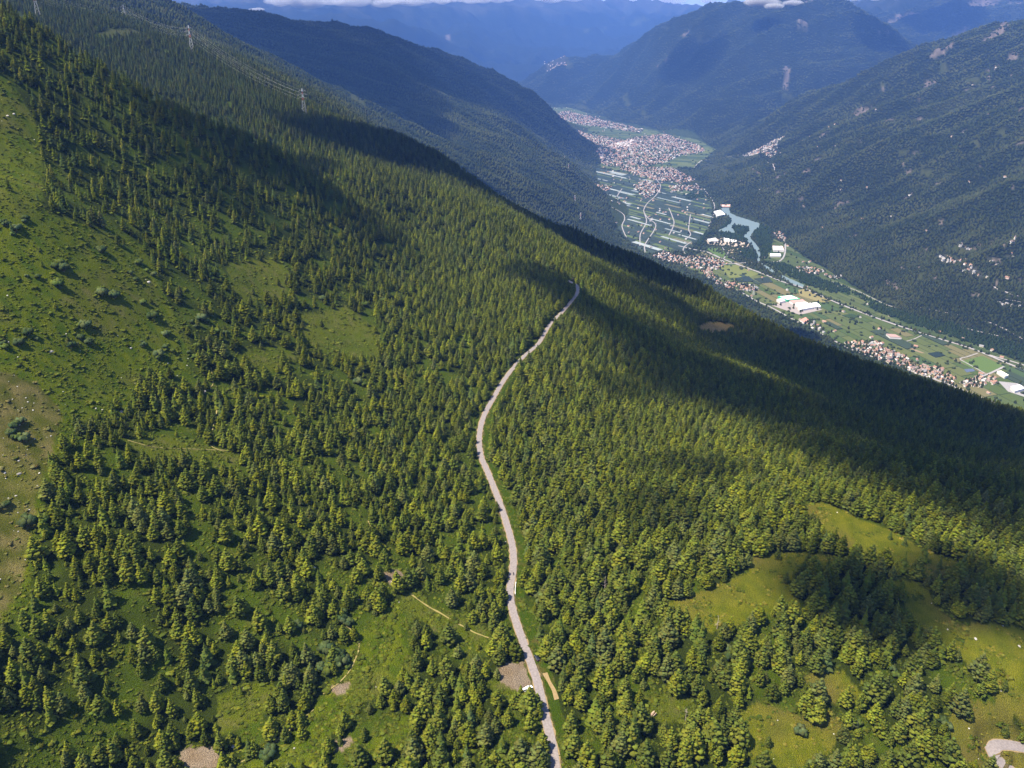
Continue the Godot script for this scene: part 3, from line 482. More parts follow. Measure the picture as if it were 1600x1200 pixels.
class Shape:
	var v := PackedVector3Array()
	var n := PackedVector3Array()
	var c := PackedColorArray()
	func tri(p0: Vector3, p1: Vector3, p2: Vector3, q: Color):      # flat, seen clockwise from its front
		var m := (p2 - p0).cross(p1 - p0).normalized()
		v.append(p0); v.append(p1); v.append(p2)
		n.append(m); n.append(m); n.append(m)
		c.append(q); c.append(q); c.append(q)
	func quad(p0: Vector3, p1: Vector3, p2: Vector3, p3: Vector3, q: Color):
		tri(p0, p1, p2, q)
		tri(p0, p2, p3, q)
	func box(lo: Vector3, hi: Vector3, q: Color):
		var a := Vector3(lo.x, lo.y, lo.z); var b := Vector3(hi.x, lo.y, lo.z); var d := Vector3(hi.x, lo.y, hi.z); var e := Vector3(lo.x, lo.y, hi.z)
		var f := Vector3(lo.x, hi.y, lo.z); var g := Vector3(hi.x, hi.y, lo.z); var h := Vector3(hi.x, hi.y, hi.z); var i := Vector3(lo.x, hi.y, hi.z)
		quad(f, g, h, i, q)
		quad(a, e, d, b, q)
		quad(a, b, g, f, q)
		quad(d, e, i, h, q)
		quad(b, d, h, g, q)
		quad(e, a, f, i, q)
	func bar(p0: Vector3, p1: Vector3, r0: float, r1: float, sides: int, q: Color, smooth := true):
		var d := (p1 - p0).normalized()
		var s := d.cross(Vector3(0.31, 0.2, 0.93) if absf(d.y) > 0.9 else Vector3.UP).normalized()
		var t := d.cross(s)
		for k in sides:
			var u0 := s * cos(TAU * k / sides) + t * sin(TAU * k / sides)
			var u1 := s * cos(TAU * (k + 1) / sides) + t * sin(TAU * (k + 1) / sides)
			var a := p0 + u0 * r0; var b := p0 + u1 * r0; var e := p1 + u1 * r1; var f := p1 + u0 * r1
			var from := v.size()
			quad(a, f, e, b, q)
			if smooth:
				for j in [[0, u0], [1, u0], [2, u1], [3, u0], [4, u1], [5, u1]]:
					n[from + j[0]] = j[1]
	func mesh() -> ArrayMesh:
		var a := []
		a.resize(Mesh.ARRAY_MAX)
		a[Mesh.ARRAY_VERTEX] = v
		a[Mesh.ARRAY_NORMAL] = n
		a[Mesh.ARRAY_COLOR] = c
		var m := ArrayMesh.new()
		m.add_surface_from_arrays(Mesh.PRIMITIVE_TRIANGLES, a)
		return m


# ---------------------------------------------------------------- relief
func solve_relief() -> PackedFloat64Array:
	var n := relief.size() / 3
	var m := n + 3
	var rows: Array[PackedFloat64Array] = []
	for i in m:
		var row := PackedFloat64Array()
		row.resize(m + 1)
		rows.append(row)
	for i in n:
		var xi: float = relief[3 * i] * 0.001
		var zi: float = relief[3 * i + 1] * 0.001
		for j in n:
			var dx: float = xi - relief[3 * j] * 0.001
			var dz: float = zi - relief[3 * j + 1] * 0.001
			rows[i][j] = pow(dx * dx + dz * dz, 0.75)
		rows[i][n] = 1.0; rows[i][n + 1] = xi; rows[i][n + 2] = zi
		rows[n][i] = 1.0; rows[n + 1][i] = xi; rows[n + 2][i] = zi
		rows[i][m] = relief[3 * i + 2]
	for k in m:
		var best := k
		for i in range(k + 1, m):
			if absf(rows[i][k]) > absf(rows[best][k]):
				best = i
		var swap := rows[k]; rows[k] = rows[best]; rows[best] = swap
		var rk := rows[k]
		var inv := 1.0 / rk[k]
		for i in range(k + 1, m):
			var ri := rows[i]
			var f := ri[k] * inv
			if f != 0.0:
				for j in range(k, m + 1):
					ri[j] -= f * rk[j]
				rows[i] = ri
	var w := PackedFloat64Array()
	w.resize(m)
	for k in range(m - 1, -1, -1):
		var s := rows[k][m]
		for j in range(k + 1, m):
			s -= rows[k][j] * w[j]
		w[k] = s / rows[k][k]
	return w


func catmull(a: float, b: float, c: float, d: float, t: float) -> float:
	return b + 0.5 * t * (c - a + t * (2.0 * a - 5.0 * b + 4.0 * c - d + t * (3.0 * (b - c) + d - a)))


func make_relief():
	var w := solve_relief()
	var n := relief.size() / 3
	var px := PackedFloat64Array()
	var pz := PackedFloat64Array()
	for i in n:
		px.append(relief[3 * i] * 0.001)
		pz.append(relief[3 * i + 1] * 0.001)
	var ca := 97
	var cr := 150
	var coarse := PackedFloat64Array()
	coarse.resize(ca * cr)
	for j in cr:
		var r := R0 * pow(R1 / R0, float(j) / (cr - 1)) * 0.001
		for i in ca:
			var az := AZ0 + (AZ1 - AZ0) * i / (ca - 1)
			var x := r * sin(az)
			var z := -r * cos(az)
			var h := w[n] + w[n + 1] * x + w[n + 2] * z
			for k in n:
				var dx := x - px[k]
				var dz := z - pz[k]
				var d2 := dx * dx + dz * dz
				h += w[k] * sqrt(d2 * sqrt(d2))
			coarse[j * ca + i] = h
	daz = (AZ1 - AZ0) / (NA - 1)
	dlr = log(R1 / R0) / (NR - 1)
	var wide := PackedFloat64Array()
	wide.resize(NA * cr)
	for i in NA:
		var f := float(i) * (ca - 1) / (NA - 1)
		var k := mini(int(f), ca - 2)
		var t := f - k
		for j in cr:
			var o := j * ca
			wide[j * NA + i] = catmull(coarse[o + maxi(k - 1, 0)], coarse[o + k], coarse[o + k + 1], coarse[o + mini(k + 2, ca - 1)], t)
	hgt.resize(NA * NR)
	zone.resize(NA * NR)
	var gully := FastNoiseLite.new()
	gully.seed = 3
	gully.fractal_type = FastNoiseLite.FRACTAL_RIDGED
	gully.fractal_octaves = 5
	gully.frequency = 1.0
	var rough := FastNoiseLite.new()
	rough.seed = 4
	rough.fractal_octaves = 4
	rough.frequency = 1.0 / 150.0
	for j in NR:
		var f := float(j) * (cr - 1) / (NR - 1)
		var k := mini(int(f), cr - 2)
		var t := f - k
		var r := R0 * exp(dlr * j)
		var ka := maxi(k - 1, 0) * NA
		var kd := mini(k + 2, cr - 1) * NA
		for i in NA:
			var h := catmull(wide[ka + i], wide[k * NA + i], wide[(k + 1) * NA + i], wide[kd + i], t)
			var az := AZ0 + daz * i
			var x := r * sin(az)
			var z := -r * cos(az)
			if r < 2600.0:
				var q := smoothstep(2600.0, 1600.0, r) * smoothstep(0.0, 80.0, h)
				h += q * lerpf(2.2, 5.0, smoothstep(450.0, 900.0, r)) * rough.get_noise_2d(x, z)
			if r > 1400.0 and h > 0.0:
				var s := smoothstep(1400.0, 4200.0, r) * smoothstep(0.0, 260.0, h)
				var turn := x * 0.25 + z * 0.05
				h += s * (105.0 + 95.0 * smoothstep(6500.0, 10500.0, r)) * (gully.get_noise_2d(turn / 900.0, z / 900.0) - 0.25)
				if r > 8500.0:
					h += (190.0 * smoothstep(8500.0, 14000.0, r) + 260.0 * smoothstep(14000.0, 19000.0, r)) * smoothstep(0.0, 500.0, h) * (gully.get_noise_2d(x / 4200.0 + 7.0, z / 4200.0) - 0.25)
			hgt[j * NA + i] = maxf(h, 0.0)
			zone[j * NA + i] = FLOOR if h <= 0.5 else FOREST
	# the two roads are cut into the slope
	carve(road_points(), 4.6, 12.0, VERGE, 9.0, 4.4)
	carve(hairpin_points(), 5.0, 12.0, MEADOW, 7.0, 7.0)
	for key in zone_shapes:
		var id := GAP
		if key.begins_with("meadow"): id = MEADOW
		elif key.begins_with("open"): id = OPEN
		elif key.begins_with("tan_slope"): id = TAN
		elif key.begins_with("lot"): id = LOT
		elif key.begins_with("bank"): id = OPEN
		elif key == "tan_field": id = TANFIELD
		elif key == "pylon_glade": id = LEA
		mark(shape_points(zone_shapes[key]), id)
	for outline in [plain_outline, fan_outline, far_outline, east_outline]: mark(shape_points(outline), PLAIN)
	for key in scar_shapes: mark(shape_points(scar_shapes[key]), SCAR)
	for key in lea_shapes: mark(shape_points(lea_shapes[key]), LEA)
	for key in town_shapes: mark(shape_points(town_shapes[key]), TOWN)
	for key in grove_shapes: mark(shape_points(grove_shapes[key]), GROVE)
	for key in water_shapes: mark(shape_points(water_shapes[key]), WATER)
	# how far up each line of sight from the camera the ground reaches: hidden woods need no trees
	horizon.resize(NA * NR)
	for i in NA:
		var most := -9.0
		for j in NR:
			most = maxf(most, (hgt[j * NA + i] + 18.0 - 1150.0) / (R0 * exp(dlr * j)))
			horizon[j * NA + i] = most


func mark(p: PackedVector2Array, id: int):
	var a0 := 9.0; var a1 := -9.0; var r0 := 1e9; var r1 := 0.0
	for q in p:
		var az := atan2(q.x, -q.y)
		a0 = minf(a0, az); a1 = maxf(a1, az)
		r0 = minf(r0, q.length()); r1 = maxf(r1, q.length())
	var i0 := clampi(int((a0 - AZ0) / daz), 0, NA - 1); var i1 := clampi(int((a1 - AZ0) / daz) + 1, 0, NA - 1)
	var j0 := clampi(int(log(r0 * 0.97 / R0) / dlr), 0, NR - 1); var j1 := clampi(int(log(r1 / R0) / dlr) + 1, 0, NR - 1)
	for j in range(j0, j1 + 1):
		var r := R0 * exp(dlr * j)
		for i in range(i0, i1 + 1):
			var at := j * NA + i
			if (zone[at] == VERGE or zone[at] == ROAD) and id != LOT: continue
			if Geometry2D.is_point_in_polygon(Vector2(r * sin(AZ0 + daz * i), -r * cos(AZ0 + daz * i)), p):
				zone[at] = id


func road_points() -> PackedVector3Array:
	var p := PackedVector3Array()
	for i in road_path.size() / 3:
		p.append(Vector3(road_path[3 * i], road_path[3 * i + 2], road_path[3 * i + 1]))
	return smoothed(p)


func hairpin_points() -> PackedVector3Array:
	if bend_points.size(): return bend_points
	var p := PackedVector3Array()
	for i in hairpin_path.size() / 2:
		var x: float = hairpin_path[2 * i]
		var z: float = hairpin_path[2 * i + 1]
		p.append(Vector3(x, raw_height(x, z), z))
	for k in 3:
		for i in range(1, p.size() - 1):
			p[i].y = (p[i - 1].y + p[i].y + p[i + 1].y) / 3.0
	bend_points = smoothed(p)
	return bend_points


func smoothed(p: PackedVector3Array) -> PackedVector3Array:
	var c := Curve3D.new()
	c.bake_interval = 4.0
	for i in p.size():
		var d := (p[mini(i + 1, p.size() - 1)] - p[maxi(i - 1, 0)]) / 6.0
		c.add_point(p[i], -d, d)
	return c.get_baked_points()


func raw_height(x: float, z: float) -> float:
	return height_at(x, z)


func carve(path: PackedVector3Array, half: float, reach: float, id: int, clear: float, clear_left: float):
	for j in range(0, NR):
		var r := R0 * exp(dlr * j)
		if r > 1400.0: break
		for i in NA:
			var az := AZ0 + daz * i
			if az < -0.2 or az > 0.95: continue
			var x := r * sin(az)
			var z := -r * cos(az)
			var near := 1e9
			var y := 0.0
			var best := 0
			for k in range(0, path.size(), 2):
				var d := (path[k].x - x) * (path[k].x - x) + (path[k].z - z) * (path[k].z - z)
				if d < near:
					near = d
					y = path[k].y
					best = k
			near = sqrt(near)
			var e := path[mini(best + 2, path.size() - 1)] - path[maxi(best - 2, 0)]
			var right := e.x * (z - path[best].z) - e.z * (x - path[best].x) > 0.0
			if near < reach:
				var at := j * NA + i
				hgt[at] = lerpf(y - 0.35, hgt[at], smoothstep(half, reach, near))
			if near < (clear if right else clear_left):
				zone[j * NA + i] = ROAD if near < 3.5 else id


func cell(x: float, z: float) -> int:
	var r := sqrt(x * x + z * z)
	var i := clampi(roundi((atan2(x, -z) - AZ0) / daz), 0, NA - 1)
	var j := clampi(roundi(log(r / R0) / dlr), 0, NR - 1)
	return j * NA + i


func height_at(x: float, z: float) -> float:
	var r := sqrt(x * x + z * z)
	var a := clampf((atan2(x, -z) - AZ0) / daz, 0.0, NA - 1.001)
	var b := clampf(log(r / R0) / dlr, 0.0, NR - 1.001)
	var i := int(a)
	var j := int(b)
	a -= i
	b -= j
	var o := j * NA + i
	return lerpf(lerpf(hgt[o], hgt[o + 1], a), lerpf(hgt[o + NA], hgt[o + NA + 1], a), b)


func on_ground(x: float, z: float) -> Vector3:
	return Vector3(x, height_at(x, z), z)


func seen_from_air(x: float, y: float, z: float) -> bool:
	return (y - 1150.0) / sqrt(x * x + z * z) > horizon[maxi(cell(x, z) - 3 * NA, 0)] - 0.004


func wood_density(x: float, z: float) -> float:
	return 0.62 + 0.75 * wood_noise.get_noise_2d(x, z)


func ground_color(x: float, z: float, h: float, r: float, id: int) -> Color:
	var a := fine_noise.get_noise_2d(x, z) * 0.5 + 0.5
	var b := wood_noise.get_noise_2d(z * 0.8, x * 0.8) * 0.5 + 0.5
	var g := big_noise.get_noise_2d(x, z) * 0.5 + 0.5
	var grass := Color(0.090, 0.135, 0.008).lerp(Color(0.145, 0.165, 0.016), b)
	match id:
		MEADOW: return Color(0.225, 0.225, 0.020).lerp(Color(0.125, 0.155, 0.012), clampf(a * 1.6 - 0.3, 0, 1)).lerp(Color(0.18, 0.145, 0.045), clampf(b * 2.4 - 1.1, 0, 1))
		OPEN: return Color(0.072, 0.122, 0.007).lerp(Color(0.165, 0.195, 0.014), clampf(a * 1.9 - 0.45, 0, 1)).lerp(Color(0.19, 0.16, 0.06), clampf(b * 2.2 - 1.3, 0, 0.5))
		TAN: return Color(0.09, 0.105, 0.016).lerp(Color(0.22, 0.19, 0.07), clampf(a * 2.2 - 0.6, 0, 1)).lerp(grass, clampf(b * 1.8 - 0.9, 0, 0.8))
		GAP: return grass.lerp(Color(0.20, 0.18, 0.07), clampf(a * 2.0 - 1.0, 0, 0.7))
		LOT: return Color(0.40, 0.33, 0.25).lerp(Color(0.27, 0.19, 0.11), a)
		TANFIELD: return Color(0.46, 0.31, 0.11).lerp(Color(0.36, 0.25, 0.09), a)
		VERGE: return Color(0.07, 0.115, 0.008).lerp(Color(0.22, 0.15, 0.06), clampf(a * 2.2 - 1.3, 0, 0.9))
		ROAD: return Color(0.10, 0.12, 0.03).lerp(Color(0.25, 0.19, 0.10), a)
		SCAR: return Color(0.33, 0.27, 0.24).lerp(Color(0.07, 0.07, 0.05), clampf(a * 1.6 - 0.4, 0, 0.9))
		LEA: return Color(0.065, 0.09, 0.026).lerp(Color(0.10, 0.105, 0.038), a)
		FLOOR, PLAIN: return Color(0.045, 0.072, 0.022).lerp(Color(0.10, 0.125, 0.04), b)
		TOWN: return Color(0.055, 0.07, 0.035).lerp(Color(0.14, 0.13, 0.115), b * 0.6)
		GROVE: return Color(0.03, 0.045, 0.016)
		WATER: return Color(0.09, 0.14, 0.10)
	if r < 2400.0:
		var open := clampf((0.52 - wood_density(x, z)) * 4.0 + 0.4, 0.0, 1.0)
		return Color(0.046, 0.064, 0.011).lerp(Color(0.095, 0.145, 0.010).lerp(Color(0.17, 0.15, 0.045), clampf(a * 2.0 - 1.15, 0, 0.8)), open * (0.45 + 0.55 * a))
	var wood := Color(0.020, 0.030, 0.012).lerp(Color(0.034, 0.043, 0.016), b)
	wood = wood.lerp(Color(0.10, 0.11, 0.05), clampf(g * 2.6 - 1.7, 0, 0.6) * smoothstep(300.0, 900.0, h))
	if h > 1500.0:
		wood = wood.lerp(Color(0.16, 0.15, 0.12).lerp(Color(0.09, 0.10, 0.05), a), smoothstep(1500.0, 2100.0, h + (g - 0.5) * 900.0))
	return wood


func make_ground():
	var v := PackedVector3Array()
	var n := PackedVector3Array()
	var c := PackedColorArray()
	var ix := PackedInt32Array()
	v.resize(NA * NR)
	n.resize(NA * NR)
	c.resize(NA * NR)
	for j in NR:
		var r := R0 * exp(dlr * j)
		for i in NA:
			var az := AZ0 + daz * i
			v[j * NA + i] = Vector3(r * sin(az), hgt[j * NA + i], -r * cos(az))
	for j in NR:
		var r := R0 * exp(dlr * j)
		for i in NA:
			var at := j * NA + i
			var du := v[at + (1 if i < NA - 1 else 0)] - v[at - (1 if i > 0 else 0)]
			var dv := v[at + (NA if j < NR - 1 else 0)] - v[at - (NA if j > 0 else 0)]
			n[at] = du.cross(dv).normalized()
			var p := v[at]
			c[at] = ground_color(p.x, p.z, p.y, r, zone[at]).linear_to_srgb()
	ix.resize((NA - 1) * (NR - 1) * 6)
	var k := 0
	for j in NR - 1:
		for i in NA - 1:
			var o := j * NA + i
			ix[k] = o; ix[k + 1] = o + NA; ix[k + 2] = o + 1
			ix[k + 3] = o + 1; ix[k + 4] = o + NA; ix[k + 5] = o + NA + 1
			k += 6
	var a := []
	a.resize(Mesh.ARRAY_MAX)
	a[Mesh.ARRAY_VERTEX] = v
	a[Mesh.ARRAY_NORMAL] = n
	a[Mesh.ARRAY_COLOR] = c
	a[Mesh.ARRAY_INDEX] = ix
	var m := ArrayMesh.new()
	m.add_surface_from_arrays(Mesh.PRIMITIVE_TRIANGLES, a)
	var mat := StandardMaterial3D.new()
	mat.resource_name = "alpine_ground"
	mat.vertex_color_use_as_albedo = true
	mat.vertex_color_is_srgb = true
	mat.roughness = 0.95
	mat.metallic_specular = 0.15
	mat.albedo_texture = speckle(31, 0.022, 0.30, 1024)
	mat.normal_enabled = true
	mat.normal_scale = 1.6
	mat.normal_texture = bumps(33, 0.03, 512)
	mat.uv1_triplanar = true
	mat.uv1_world_triplanar = true
	mat.uv1_scale = Vector3.ONE / 14.0
	var ground := solo("terrain", m, mat)
	tag(ground, "steep wooded mountain flank falling to the green valley floor", "", "", "structure")


func speckle(seed_at: int, freq: float, low: float, size: int) -> NoiseTexture2D:
	var f := FastNoiseLite.new()
	f.seed = seed_at
	f.frequency = freq
	f.fractal_octaves = 5
	var t := NoiseTexture2D.new()
	t.width = size
	t.height = size
	t.seamless = true
	t.noise = f
	var g := Gradient.new()
	g.set_color(0, Color(low, low, low))
	g.set_color(1, Color(1, 1, 1))
	t.color_ramp = g
	return t


func bumps(seed_at: int, freq: float, size: int) -> NoiseTexture2D:
	var t := speckle(seed_at, freq, 0.0, size)
	t.color_ramp = null
	t.as_normal_map = true
	t.bump_strength = 10.0
	return t


func plain_mat(called: String, albedo: Color, rough := 0.85, spec := 0.3) -> StandardMaterial3D:
	var m := StandardMaterial3D.new()
	m.resource_name = called
	m.albedo_color = albedo.linear_to_srgb()
	m.roughness = rough
	m.metallic_specular = spec
	mats[called] = m
	return m


func tinted_mat(called: String, rough := 0.9, spec := 0.2) -> StandardMaterial3D:
	var m := plain_mat(called, Color.WHITE, rough, spec)
	m.vertex_color_use_as_albedo = true
	m.vertex_color_is_srgb = true
	return m


# ---------------------------------------------------------------- woods
const ICO := [[0, 11, 5], [0, 5, 1], [0, 1, 7], [0, 7, 10], [0, 10, 11], [1, 5, 9], [5, 11, 4], [11, 10, 2], [10, 7, 6], [7, 1, 8], [3, 9, 4], [3, 4, 2], [3, 2, 6], [3, 6, 8], [3, 8, 9], [4, 9, 5], [2, 4, 11], [6, 2, 10], [8, 6, 7], [9, 8, 1]]

func ico_points() -> PackedVector3Array:
	var g := 1.618034
	var p := PackedVector3Array([Vector3(-1, g, 0), Vector3(1, g, 0), Vector3(-1, -g, 0), Vector3(1, -g, 0), Vector3(0, -1, g), Vector3(0, 1, g), Vector3(0, -1, -g), Vector3(0, 1, -g), Vector3(g, 0, -1), Vector3(g, 0, 1), Vector3(-g, 0, -1), Vector3(-g, 0, 1)])
	for i in 12: p[i] = p[i].normalized()
	return p


func clump(s: Shape, at: Vector3, size: Vector3, axis_x: float, q: Color, jag := 0.3):
	# a ragged tuft of needles or leaves; its normals lean away from the stem
	var p := ico_points()
	var out := PackedVector3Array()
	var turn := Basis(Vector3(rng.randf() - 0.5, 1, rng.randf() - 0.5).normalized(), rng.randf() * TAU)
	for i in 12:
		p[i] = (turn * p[i]) * size * rng.randf_range(1.0 - jag, 1.0 + jag)
		out.append((p[i] / size + Vector3(at.x, 0, at.z) * axis_x + Vector3(0, 0.25, 0)).normalized())
	for f in ICO:
		var w := rng.randf_range(0.86, 1.0)
		var k := Color(q.r * w, q.g * w, q.b * w)
		for e in [f[0], f[2], f[1]]:
			s.v.append(at + p[e]); s.n.append(out[e]); s.c.append(k)
	if jag < 0.4: return
	for j in 7:                                   # loose sprays that break the outline
		var d := Vector3(rng.randf() - 0.5, rng.randf() * 0.9 - 0.3, rng.randf() - 0.5).normalized()
		var e := d.cross(Vector3(rng.randf() - 0.5, rng.randf() - 0.5, rng.randf() - 0.5)).normalized() * 0.22
		var w := rng.randf_range(0.8, 1.0)
		var m := (d + Vector3(at.x, 0, at.z) * axis_x + Vector3(0, 0.3, 0)).normalized()
		var face := [(d * 0.6 + e) * size, (d * 0.6 - e) * size, d * rng.randf_range(1.4, 2.1) * size]
		if (face[2] - face[0]).cross(face[1] - face[0]).dot(m) < 0.0: face = [face[1], face[0], face[2]]
		for f in 3:
			s.v.append(at + face[f]); s.n.append(m); s.c.append(Color(q.r * w, q.g * w, q.b * w))


func shade_of(low: float, high: float, warm := 0.06) -> Color:
	var k := rng.randf_range(low, high)
	var t := rng.randf_range(-warm, warm)
	return Color(clampf(k + t, 0, 1), clampf(k, 0, 1), clampf(k - t, 0, 1))


func pine_crown() -> Shape:
	var s := Shape.new()
	var phase := rng.randf() * TAU
	var lean := Vector3(rng.randf_range(-0.4, 0.4), 0, rng.randf_range(-0.4, 0.4))
	var whorls := 11
	var full := rng.randf_range(0.62, 1.05)
	var patchy := rng.randf_range(0.0, 0.22)
	for k in whorls:
		var t := (k + rng.randf_range(-0.25, 0.25)) / (whorls - 1)
		var y := lerpf(1.7, 9.3, t)
		var reach := 2.85 * pow(clampf(1.04 - t, 0.02, 1), full) * (0.72 + 0.28 * smoothstep(-0.05, 0.3, t))
		var many := int(lerpf(12.0, 5.0, t))
		for b in many:
			if rng.randf() < patchy: continue
			var a := TAU * (b + rng.randf_range(-0.3, 0.3)) / many + k * 1.3
			var far := reach * (1.0 + 0.24 * sin(a + phase)) * rng.randf_range(0.62, 1.0)
			var big := (0.24 + 0.115 * reach) * rng.randf_range(0.65, 1.3)
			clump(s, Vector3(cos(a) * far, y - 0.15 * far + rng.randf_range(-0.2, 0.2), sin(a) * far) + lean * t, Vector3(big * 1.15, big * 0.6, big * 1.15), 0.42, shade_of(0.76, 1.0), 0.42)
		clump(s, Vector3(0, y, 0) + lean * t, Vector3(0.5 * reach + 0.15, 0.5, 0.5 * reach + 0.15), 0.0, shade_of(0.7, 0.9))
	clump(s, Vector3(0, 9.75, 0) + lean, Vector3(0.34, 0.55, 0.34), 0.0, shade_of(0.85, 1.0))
	return s


func spruce_crown(reach0: float, gaps: float, bright: float) -> Shape:
	var s := Shape.new()
	var whorls := 15
	for k in whorls:
		var t := float(k) / (whorls - 1)
		var y := lerpf(0.9, 9.5, t) + rng.randf_range(-0.15, 0.15)
		var reach := reach0 * pow(1.03 - t, 0.86) + 0.08
		var many := 9 if t < 0.6 else 7
		for b in many:
			if rng.randf() < gaps: continue
			var a := TAU * (b + rng.randf_range(-0.25, 0.25)) / many + k * 0.7
			var far := reach * rng.randf_range(0.55, 1.2)
			var d := Vector3(cos(a), 0, sin(a))
			var e := Vector3(-sin(a), 0, cos(a))
			var wide := far * 0.42
			var root := Vector3(0, y + 0.28, 0)
			var tip := d * far + Vector3(0, y - 0.30 * far, 0)
			var mid := d * far * 0.55 + Vector3(0, y + 0.10, 0)
			var q := shade_of(bright - 0.2, bright)
			var l := mid + e * wide - Vector3(0, 0.30 + 0.1 * far, 0)
			var r := mid - e * wide - Vector3(0, 0.30 + 0.1 * far, 0)
			for tr in [[root, mid, l], [root, r, mid], [mid, tip, l], [mid, r, tip], [l, tip, r]]:
				var from := s.v.size()
				s.tri(tr[0], tr[1], tr[2], q)
				for m in 3:
					s.n[from + m] = (s.n[from + m] * 0.75 + d * 0.45 + Vector3(0, 0.25, 0)).normalized()
	var top := Vector3(0, 10.2, 0)
	for b in 5:
		s.tri(top, Vector3(cos(TAU * b / 5) * 0.22, 9.0, sin(TAU * b / 5) * 0.22), Vector3(cos(TAU * (b + 1) / 5) * 0.22, 9.0, sin(TAU * (b + 1) / 5) * 0.22), shade_of(0.85, 1.0))
	return s


func larch_crown() -> Shape:
	var s := Shape.new()
	for k in 13:
		var t := k / 12.0
		var y := lerpf(1.3, 9.4, t)
		var reach := 2.0 * pow(1.05 - t, 0.72)
		var many := 7 if t < 0.7 else 5
		for b in many:
			var a := TAU * (b + rng.randf_range(-0.3, 0.3)) / many + k * 0.9
			var far := reach * rng.randf_range(0.45, 1.0)
			clump(s, Vector3(cos(a) * far, y - 0.1 * far, sin(a) * far), Vector3(0.26 + 0.22 * reach, 0.34, 0.26 + 0.22 * reach) * rng.randf_range(0.8, 1.15), 0.45, shade_of(0.76, 1.0))
	clump(s, Vector3(0, 9.7, 0), Vector3(0.2, 0.6, 0.2), 0.0, shade_of(0.9, 1.0))
	return s


func bush_crown() -> Shape:
	var s := Shape.new()
	for k in 16:
		var a := rng.randf() * TAU
		var far := sqrt(rng.randf()) * 0.8
		var y := 0.42 + 0.5 * sqrt(maxf(0.0, 1.0 - far * far)) * rng.randf_range(0.6, 1.0)
		clump(s, Vector3(cos(a) * far, y - 0.15, sin(a) * far), Vector3(0.36, 0.30, 0.36) * rng.randf_range(0.7, 1.2), 0.7, shade_of(0.74, 1.0))
	return s


func trunk_shape(h: float, r: float, bare := false) -> Shape:
	var s := Shape.new()
	var p := Vector3(0, -0.6, 0)
	var bend := Vector3(rng.randf_range(-0.1, 0.1), 0, rng.randf_range(-0.1, 0.1))
	for k in 3:
		var q := p + Vector3(0, (h + 0.6) / 3, 0) + bend * (k - 1)
		s.bar(p, q, r * (1.0 - 0.3 * k), r * (0.7 - 0.3 * k), 6, Color.WHITE)
		p = q
	if bare:
		for k in 14:
			var y := h * rng.randf_range(0.25, 0.95)
			var a := rng.randf() * TAU
			var d := Vector3(cos(a), rng.randf_range(-0.2, 0.35), sin(a)) * (h - y + 1.0) * 0.28
			s.bar(Vector3(0, y, 0), Vector3(0, y, 0) + d, r * 0.28, r * 0.06, 4, Color.WHITE)
	return s


func joined(crown: Shape, trunk: Shape, leaf: Material, bark: Material) -> ArrayMesh:
	var m := crown.mesh()
	m.surface_set_material(0, leaf)
	if trunk:
		var a := trunk.mesh().surface_get_arrays(0)
		m.add_surface_from_arrays(Mesh.PRIMITIVE_TRIANGLES, a)
		m.surface_set_material(1, bark)
	return m


func scatter(called: String, mesh: Mesh, at: Array, tint: PackedColorArray, parent: Node) -> MultiMeshInstance3D:
	var mm := MultiMesh.new()
	mm.transform_format = MultiMesh.TRANSFORM_3D
	mm.use_colors = true
	mm.mesh = mesh
	mm.instance_count = at.size()
	for i in at.size():
		mm.set_instance_transform(i, at[i])
		mm.set_instance_color(i, tint[i])
	var o := MultiMeshInstance3D.new()
	o.name = called
	o.multimesh = mm
	parent.add_child(o, true)
	return o


const SPECIES := ["pine", "spruce", "larch"]
const TINTS := [
	[[0.122, 0.144, 0.020], [0.086, 0.108, 0.018], [0.146, 0.166, 0.018], [0.108, 0.126, 0.032]],
	[[0.074, 0.098, 0.014], [0.060, 0.080, 0.015], [0.096, 0.120, 0.014], [0.068, 0.094, 0.026]],
	[[0.132, 0.148, 0.020], [0.104, 0.124, 0.020], [0.152, 0.164, 0.022], [0.114, 0.130, 0.042]]]
const TONES := [["olive green", "dark olive", "bright yellow green", "grey green"], ["deep green", "blackish green", "fresh green", "bluish green"], ["light green", "mid green", "yellowish", "soft grey green"]]

var crowns := [[], [], []]
var trunks := []
var bark: StandardMaterial3D
var leaf: StandardMaterial3D


func make_materials():
	leaf = tinted_mat("needles", 0.9, 0.12)
	leaf.backlight_enabled = true
	leaf.backlight = Color(0.28, 0.28, 0.28)
	bark = plain_mat("bark", Color(0.16, 0.12, 0.09), 0.95, 0.1)


func tree_scale(size: float, wide: float) -> Vector3:
	return Vector3(wide, 1.0, wide) * (size / 10.0)


